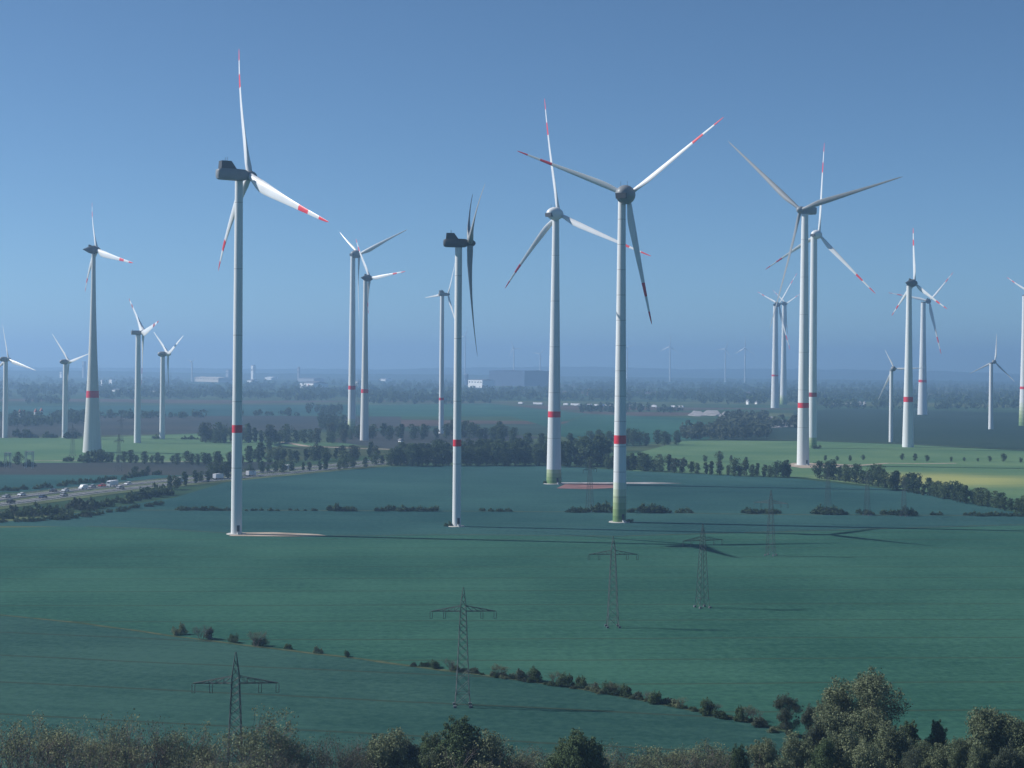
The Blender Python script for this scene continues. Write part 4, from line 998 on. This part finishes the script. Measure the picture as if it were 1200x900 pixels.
def lorry(pos, rz, label, group, blue=False, wheels=True, z=.27):
    t = empty('lorry', (pos[0], pos[1], z), rz, .8 if wheels else 1.0); tag(t, label, 'lorry', group)
    child('trailer', TRLB if blue else TRL, t); child('cab', CAB, t)
    if wheels:
        child('windscreen', WSC, t)
        for x in (-1.9, 4.7):
            for y in (-1.0, 1.0): o = child('wheel', WHT, t); o.location = (x, y, .5)
def onroad(px, lane):
    """distance along the motorway at which the photo shows column px"""
    best = min(((abs(derot_px(along(t, lane)[0]) - px), t) for t in np.arange(-60, 520, 2.0)))
    return along(best[1], lane)
def derot_px(p):
    u = p[0] / p[1] * F_PX; w = CAM_H * F_PX / p[1]; return 600 + u * cr - w * sr
g_ = 'vehicles on the near motorway'
for px, lane, k, lab in [(7, 10, 'cars', 'silver car at the left edge on the far carriageway'), (26, 10, 'carw', 'white car on the far carriageway, second from the left edge'), (77, 6, 'carw', 'white car with pale roof on the far lanes below the flared turbine'),
                         (97, 6.5, 'van', 'white van on the far lanes of the motorway'), (108, 10, 'cars', 'silver car close behind the white van'), (140, -6, 'cars', 'silver car just below the white lorry'), (149, 6, 'carw', 'white car right of the white lorry'),
                         (14, -8, 'card', 'black car on the near carriageway at the left edge'), (49, -6, 'carb', 'dark blue car on the near carriageway'), (74, -8, 'cars', 'silver car on the near carriageway below the white one'), (120, 10, 'carr', 'dark red car on the far carriageway left of the lorry'), (62, 10, 'card', 'black car on the far carriageway below the flared turbine')]:
    p, rz = onroad(px, lane); car(p, rz + (math.pi if lane > 0 else 0), k, lab, g_)
for px, lane, lab in [(132, 6, 'white lorry facing the camera on the far lanes of the motorway'), (255, -8, 'white lorry half hidden by trees left of the tallest turbine'), (292, -8, 'white lorry behind trees right of the tallest turbine'),
                      (338, 6, 'white lorry farthest along the motorway among the trees'), (208, -8, 'white lorry behind roadside trees at the motorway bend')]:
    p, rz = onroad(px, lane); lorry(p, rz + (math.pi if lane > 0 else 0), lab, g_, px == -1)

# sign gantries over the motorway slip at the left edge
def gantry(px0, px1, top, base, label):
    a, b = G(px0, base), G(px1, base); y = (a[1] + b[1]) / 2; s = y / F_PX; h = (base - top) * s
    t = empty('sign_gantry', ((a[0] + b[0]) / 2, y, 0)); tag(t, label, 'gantry', 'steel sign gantries'); w = (b[0] - a[0]) / 2
    for q in (-w, w):
        m_ = MB()
        for e in (-.5, .5): m_.tube((q + e, 0, 0), (q + e, 0, h), .18, n=5)
        for i in range(5): m_.tube((q - .5, 0, h * i / 5), (q + .5, 0, h * (i + 1) / 5), .1, n=4)
        m_.build('post', M['galv'], t)
    m_ = MB()
    for z in (h, h - 1.6): m_.tube((-w - .5, 0, z), (w + .5, 0, z), .18, n=5)
    for i in range(6): m_.tube((-w + 2 * w * i / 6, 0, h - 1.6 * (i % 2)), (-w + 2 * w * (i + 1) / 6, 0, h - 1.6 * ((i + 1) % 2)), .1, n=4)
    m_.build('beam', M['galv'], t)
gantry(6, 12, 530.5, 548, 'grey steel portal gantry at the left edge of the brown field')
gantry(30, 38.5, 529, 549, 'grey steel portal gantry right of the tree at the left edge')

# distant main road with a line of traffic
tag(ribbon('road', [(430, 474.5), (560, 472.5), (700, 476.5), (800, 478.5), (850, 480)], 14, M['asphalt'], .2), kind='structure')
lx = [611, 627, 634, 652, 664, 671, 678, 690, 700, 707, 716, 738, 752, 766, 790, 797]
for i, px in enumerate(lx):
    py = np.interp(px, [560, 700, 800], [472.5, 476.5, 478.5]); x, y, _ = G(px, py)
    lorry((x, y), R(-38) if i % 2 else R(140), 'tiny white lorry in the distant traffic line, %s from the left' % ORD[i], 'lorries in the distant traffic line', i in (3, 9), False, .25)

# ------------------------------------------------------------------ buildings
def hall(x0, x1, ytop, ybase, label, wall='bwhite', roof='roofg', dep=40, d=None, windows=0, doors=0, roofh=.6, name='hall', cat='hall', group=None, red=None, rz=-62):
    a = G((x0 + x1) / 2, ybase); D = d or a[1]; s = D / F_PX; X = P((x0 + x1) / 2, ybase, D)[0]; z0 = max(0, P((x0 + x1) / 2, ybase, D)[2])
    q_ = abs(math.cos(R(rz))); e_ = abs(math.sin(R(rz))); dep = min(dep, .45 * (x1 - x0) * s / max(e_, .1)); w = ((x1 - x0) * s - dep * e_) / q_; h = (ybase - ytop) * s + z0
    t = empty(name, (X, D, 0), R(rz)); tag(t, label, cat, group)
    MB().box((0, dep / 2, h / 2), (w, dep, h)).build('wall', M[wall], t)
    m_ = MB(); m_.add([(-w / 2 - .6, -.6, h), (w / 2 + .6, -.6, h), (w / 2 + .6, dep + .6, h), (-w / 2 - .6, dep + .6, h), (-w / 2, dep / 2, h + roofh * s + 1.0), (w / 2, dep / 2, h + roofh * s + 1.0)], [(3, 2, 1, 0), (0, 1, 5, 4), (2, 3, 4, 5), (1, 2, 5), (3, 0, 4)])
    m_.build('roof', M[roof], t)
    for i in range(windows):
        q = -w / 2 + w * (i + .5) / windows; MB().box((q, -.06, h * .72), (w / windows * .55, .16, h * .14)).build('window', M['window'], t)
    for i in range(doors):
        q = -w / 2 + w * (i + .5) / doors; MB().box((q, -.06, min(2.4, h * .35)), (min(4.5, w / doors * .4), .16, min(4.6, h * .7))).build('door', M['grey'], t)
    if red: MB().box((-w / 2 + w * red, -.1, h * .55), (w * .05, .2, h * .5)).build('panel', M['red'], t)
    return t
hall(341, 377.5, 449, 455, 'long bright white hall with a red door panel behind the left fields', dep=60, doors=4, red=.64, roofh=2)
hall(341, 376, 443.5, 447.5, 'grey shed roof behind the long bright white hall', 'bgrey', dep=40)
hall(213, 270, 442.5, 447.5, 'long cream hall left of the tallest turbine tower', 'bcream', 'bcream', dep=50, windows=9)
hall(285, 300, 445.5, 448, 'small white hall right of the tallest turbine tower', dep=30, windows=3)
hall(305, 323, 442.5, 445, 'low white roofed shed left of the long bright hall', 'bwhite', 'bwhite', dep=30, windows=3)
hall(262, 270, 434, 437, 'tiny pale block left of the tower top silo', 'bgrey', dep=20, d=7000, windows=2)
hall(292, 298.5, 428.5, 441, 'pale grain silo tower right of the tallest turbine tower', 'bwhite', dep=16, d=6800, windows=2, name='silo_tower', cat='tower')
hall(347.5, 351, 432, 441, 'slender pale church tower above the long bright hall', 'bgrey', 'roofg', dep=10, d=6800, windows=1, roofh=2, name='church_tower', cat='tower')
hall(94, 100, 424, 443, 'tall grey tower block on the left horizon', 'bgrey', dep=22, d=7200, windows=5, name='tower_block', cat='building')
hall(67, 75, 436, 439, 'tiny white hall on the left horizon', dep=30, d=7200, windows=2)
hall(116.5, 121, 445.5, 452, 'narrow white building right of the flared concrete tower', dep=25, windows=2)
hall(124, 134.5, 445, 450, 'white building with low roof right of the narrow white one', dep=30, windows=3)
hall(116, 151, 457, 458.6, 'long low white greenhouse before the far left woods', dep=30, windows=10, name='greenhouse', cat='greenhouse')
hall(168, 188, 458, 459, 'short low white greenhouse right of the dark tipped turbine', dep=20, windows=6, name='greenhouse', cat='greenhouse')
hall(440.5, 456, 444, 446.4, 'flat white hall far right of the close turbine pair', dep=40, windows=4)
hall(405, 424, 447, 454, 'cream hall with pink front behind the close turbine pair', 'bcream', 'roofg', dep=40, windows=4)
hall(558, 629, 438.5, 456, 'huge dark blue warehouse on the horizon', 'bdark', 'bdark', dep=90, d=5400, doors=6)
hall(541, 572.5, 445.2, 453.5, 'bright white hall in front of the huge dark warehouse', 'bwhite', 'roofg', dep=50, d=4900, doors=3, windows=5)
hall(543, 548, 439, 446, 'small dark tower above the bright white hall', 'bdark', dep=20, d=5600, windows=2, name='tower', cat='tower')
hall(687, 692.5, 457, 460.5, 'small white and pink house in the far woods', 'bwhite', 'rooft', dep=14, windows=2, name='house', cat='house')
hall(686, 690, 461, 464, 'tiny pink house below the white and pink one', 'bcream', 'rooft', dep=10, windows=1, name='house', cat='house')
hall(873.5, 877.5, 469.5, 474, 'small white tower house left of the crossing blade turbines', 'bwhite', 'roofg', dep=8, windows=1, name='house', cat='house')
hall(884, 887.5, 471, 473.5, 'tiny white house right of the small white tower house', 'bwhite', 'roofg', dep=8, windows=1, name='house', cat='house')
for i, (px, w) in enumerate(((990, 4), (996, 5), (1005, 4), (1011, 3))):
    hall(px, px + w, 471.5, 474.5, 'tiny white house right of the white tank, %s from the left' % ORD[i], 'bwhite', 'roofg', dep=9, windows=1, name='house', cat='house', group='houses by the white tank')
hall(1003, 1010, 473, 475.5, 'low white shed left of the small turbine at the right field edge', 'bwhite', dep=10, windows=2, name='shed', cat='shed')
for i, (x0, x1, y0, y1) in enumerate([(21, 24, 483.5, 489.5), (25, 29, 484.5, 489), (38, 43, 483, 488), (45, 49.5, 482, 487)]):
    hall(x0, x1, y0, y1, 'white village house with red roof at far left, %s from the left' % ORD[i], 'bwhite', 'rooft', dep=9, windows=2, roofh=3, name='house', cat='house', group='village houses at far left')
for i, (x0, x1, y0, y1) in enumerate([(465, 471, 516, 518), (560, 566, 507, 511), (734, 742, 474.8, 477.2), (764, 768, 475, 477)]):
    hall(x0, x1, y0, y1, ['tiny white shed on the brown ground between the dark woods', 'pale house behind the central wood', 'white shed beside the distant road right of the green based turbine', 'small white shed at the right end of the distant road'][i], 'bwhite', 'roofg', dep=10, windows=1, name='shed' if i != 1 else 'house', cat='shed' if i != 1 else 'house')
# round white tank
x, y, _ = G(979, 475); s = y / F_PX; t = empty('storage_tank', (x, y, 0)); tag(t, 'round white domed tank right of the huge turbine tower', 'tank')
mb = MB(); lathe(mb, vec(0, 0, 0), vec(0, 1, 0), [(0, .1), (.01, .1)]); mb = MB(); n = 20; rr = []
for q, z in ((2.6, 0), (2.6, 2.6), (2.3, 3.8), (1.6, 4.7), (.7, 5.2), (.1, 5.3)): rr.append([(q * s * math.cos(6.2832 * i / n), q * s * math.sin(6.2832 * i / n), z * s) for i in range(n)])
MB().rings(rr[:2]).build('wall', M['bwhite'], t, True); MB().rings(rr[1:]).build('roof', M['bwhite'], t, True)

# pale quarry terraces of the spoil heap
def mound(pts, h, label):
    g = [vec(*G(*p)) for p in pts]; c = sum(g) / len(g); mb = MB(); n = len(g); rr = []
    for k, z in ((1, 0), (.9, .55 * h), (.72, .9 * h), (.35, h)): rr.append([(c[0] + (q[0] - c[0]) * k + rng.uniform(-2, 2), c[1] + (q[1] - c[1]) * k, z) for q in g])
    o = mb.rings(rr).build('spoil_heap', M['spoil']); return tag(o, label, 'spoil heap', 'pale spoil heaps')
for i, (x0, x1, y0, h) in enumerate([(806, 828, 487, 1.2), (822, 846, 486.5, 2.0), (842, 862, 488, 1.6)]):
    mound([(x0, y0), (x0 + 8, y0 + .7), (x1 - 6, y0 + .9), (x1, y0 + .2), (x1 - 5, y0 - 5), (x0 + 7, y0 - 5.5)], h, ('left pale spoil heap', 'middle pale spoil heap', 'right pale spoil heap')[i] + ' of the three before the purple scrub')
mound([(894, 490), (900, 501), (912, 501.5), (930, 499.5), (922, 495), (905, 489)], 3, 'pale rubble slope right of the purple scrub')

# ------------------------------------------------------------------ haze, sky, sun, camera
mb = MB(); mb.box((0, 6450, 117), (20000, 18100, 236)); hz = mb.build('haze', []); tag(hz, kind='stuff')
hm = bpy.data.materials.new('haze_air'); hm.use_nodes = True; nt = hm.node_tree
for n in list(nt.nodes): nt.nodes.remove(n)
ho = N(nt, 'ShaderNodeOutputMaterial'); pv = N(nt, 'ShaderNodeVolumePrincipled')
pv.inputs['Color'].default_value = (.40, .635, .95, 1); pv.inputs['Density'].default_value = 2.0e-4; pv.inputs['Anisotropy'].default_value = 0.4
nt.links.new(pv.outputs[0], ho.inputs['Volume']); hz.data.materials.clear(); hz.data.materials.append(hm)

SUN_EL, SUN_AZ = R(38.5), R(-81)          # azimuth clockwise from the view direction: left and a little beyond
w = bpy.data.worlds.new('World'); sc.world = w; w.use_nodes = True; nt = w.node_tree
sk = N(nt, 'ShaderNodeTexSky', sky_type='NISHITA'); sk.sun_disc = False; sk.sun_elevation = SUN_EL; sk.sun_rotation = SUN_AZ % (2 * math.pi)
sk.air_density = .55; sk.dust_density = 0.2; sk.ozone_density = 1.2; sk.altitude = 200
bg = nt.nodes['Background']; bg.inputs['Strength'].default_value = .074
tint = N(nt, 'ShaderNodeVectorMath', operation='MULTIPLY'); tint.inputs[1].default_value = (.70, .94, 1.06)
nt.links.new(sk.outputs[0], tint.inputs[0]); nt.links.new(tint.outputs[0], bg.inputs[0])
sl = bpy.data.lights.new('sun', 'SUN'); sl.energy = 5.0; sl.angle = R(.5); sl.color = (1, .97, .93)
so = bpy.data.objects.new('sun', sl); C.objects.link(so)
from mathutils import Vector, Matrix
sd = Vector((math.sin(SUN_AZ) * math.cos(SUN_EL), math.cos(SUN_AZ) * math.cos(SUN_EL), math.sin(SUN_EL)))
so.rotation_euler = sd.to_track_quat('Z', 'Y').to_euler(); so.location = (0, 0, 300)

cd = bpy.data.cameras.new('camera'); co = bpy.data.objects.new('camera', cd); C.objects.link(co)
cd.sensor_width = 36; cd.lens = 36 * F_PX / 1200; cd.shift_y = -20 / 1200; cd.clip_start = 1; cd.clip_end = 40000
co.matrix_world = Matrix.Translation((0, 0, CAM_H)) @ Matrix.Rotation(math.pi / 2, 4, 'X') @ Matrix.Rotation(ROLL, 4, 'Z')
sc.camera = co
sc.render.engine = 'CYCLES'; cy = sc.cycles
cy.max_bounces = 5; cy.diffuse_bounces = 2; cy.glossy_bounces = 2; cy.transmission_bounces = 2; cy.volume_bounces = 1; cy.transparent_max_bounces = 4
cy.use_denoising = True
try: cy.denoiser = 'OPENIMAGEDENOISE'
except Exception: pass
cy.caustics_reflective = False; cy.caustics_refractive = False
vs = sc.view_settings; vs.view_transform = 'Standard'; vs.look = 'None'; vs.gamma = 1; vs.exposure = .35; vs.use_curve_mapping = False
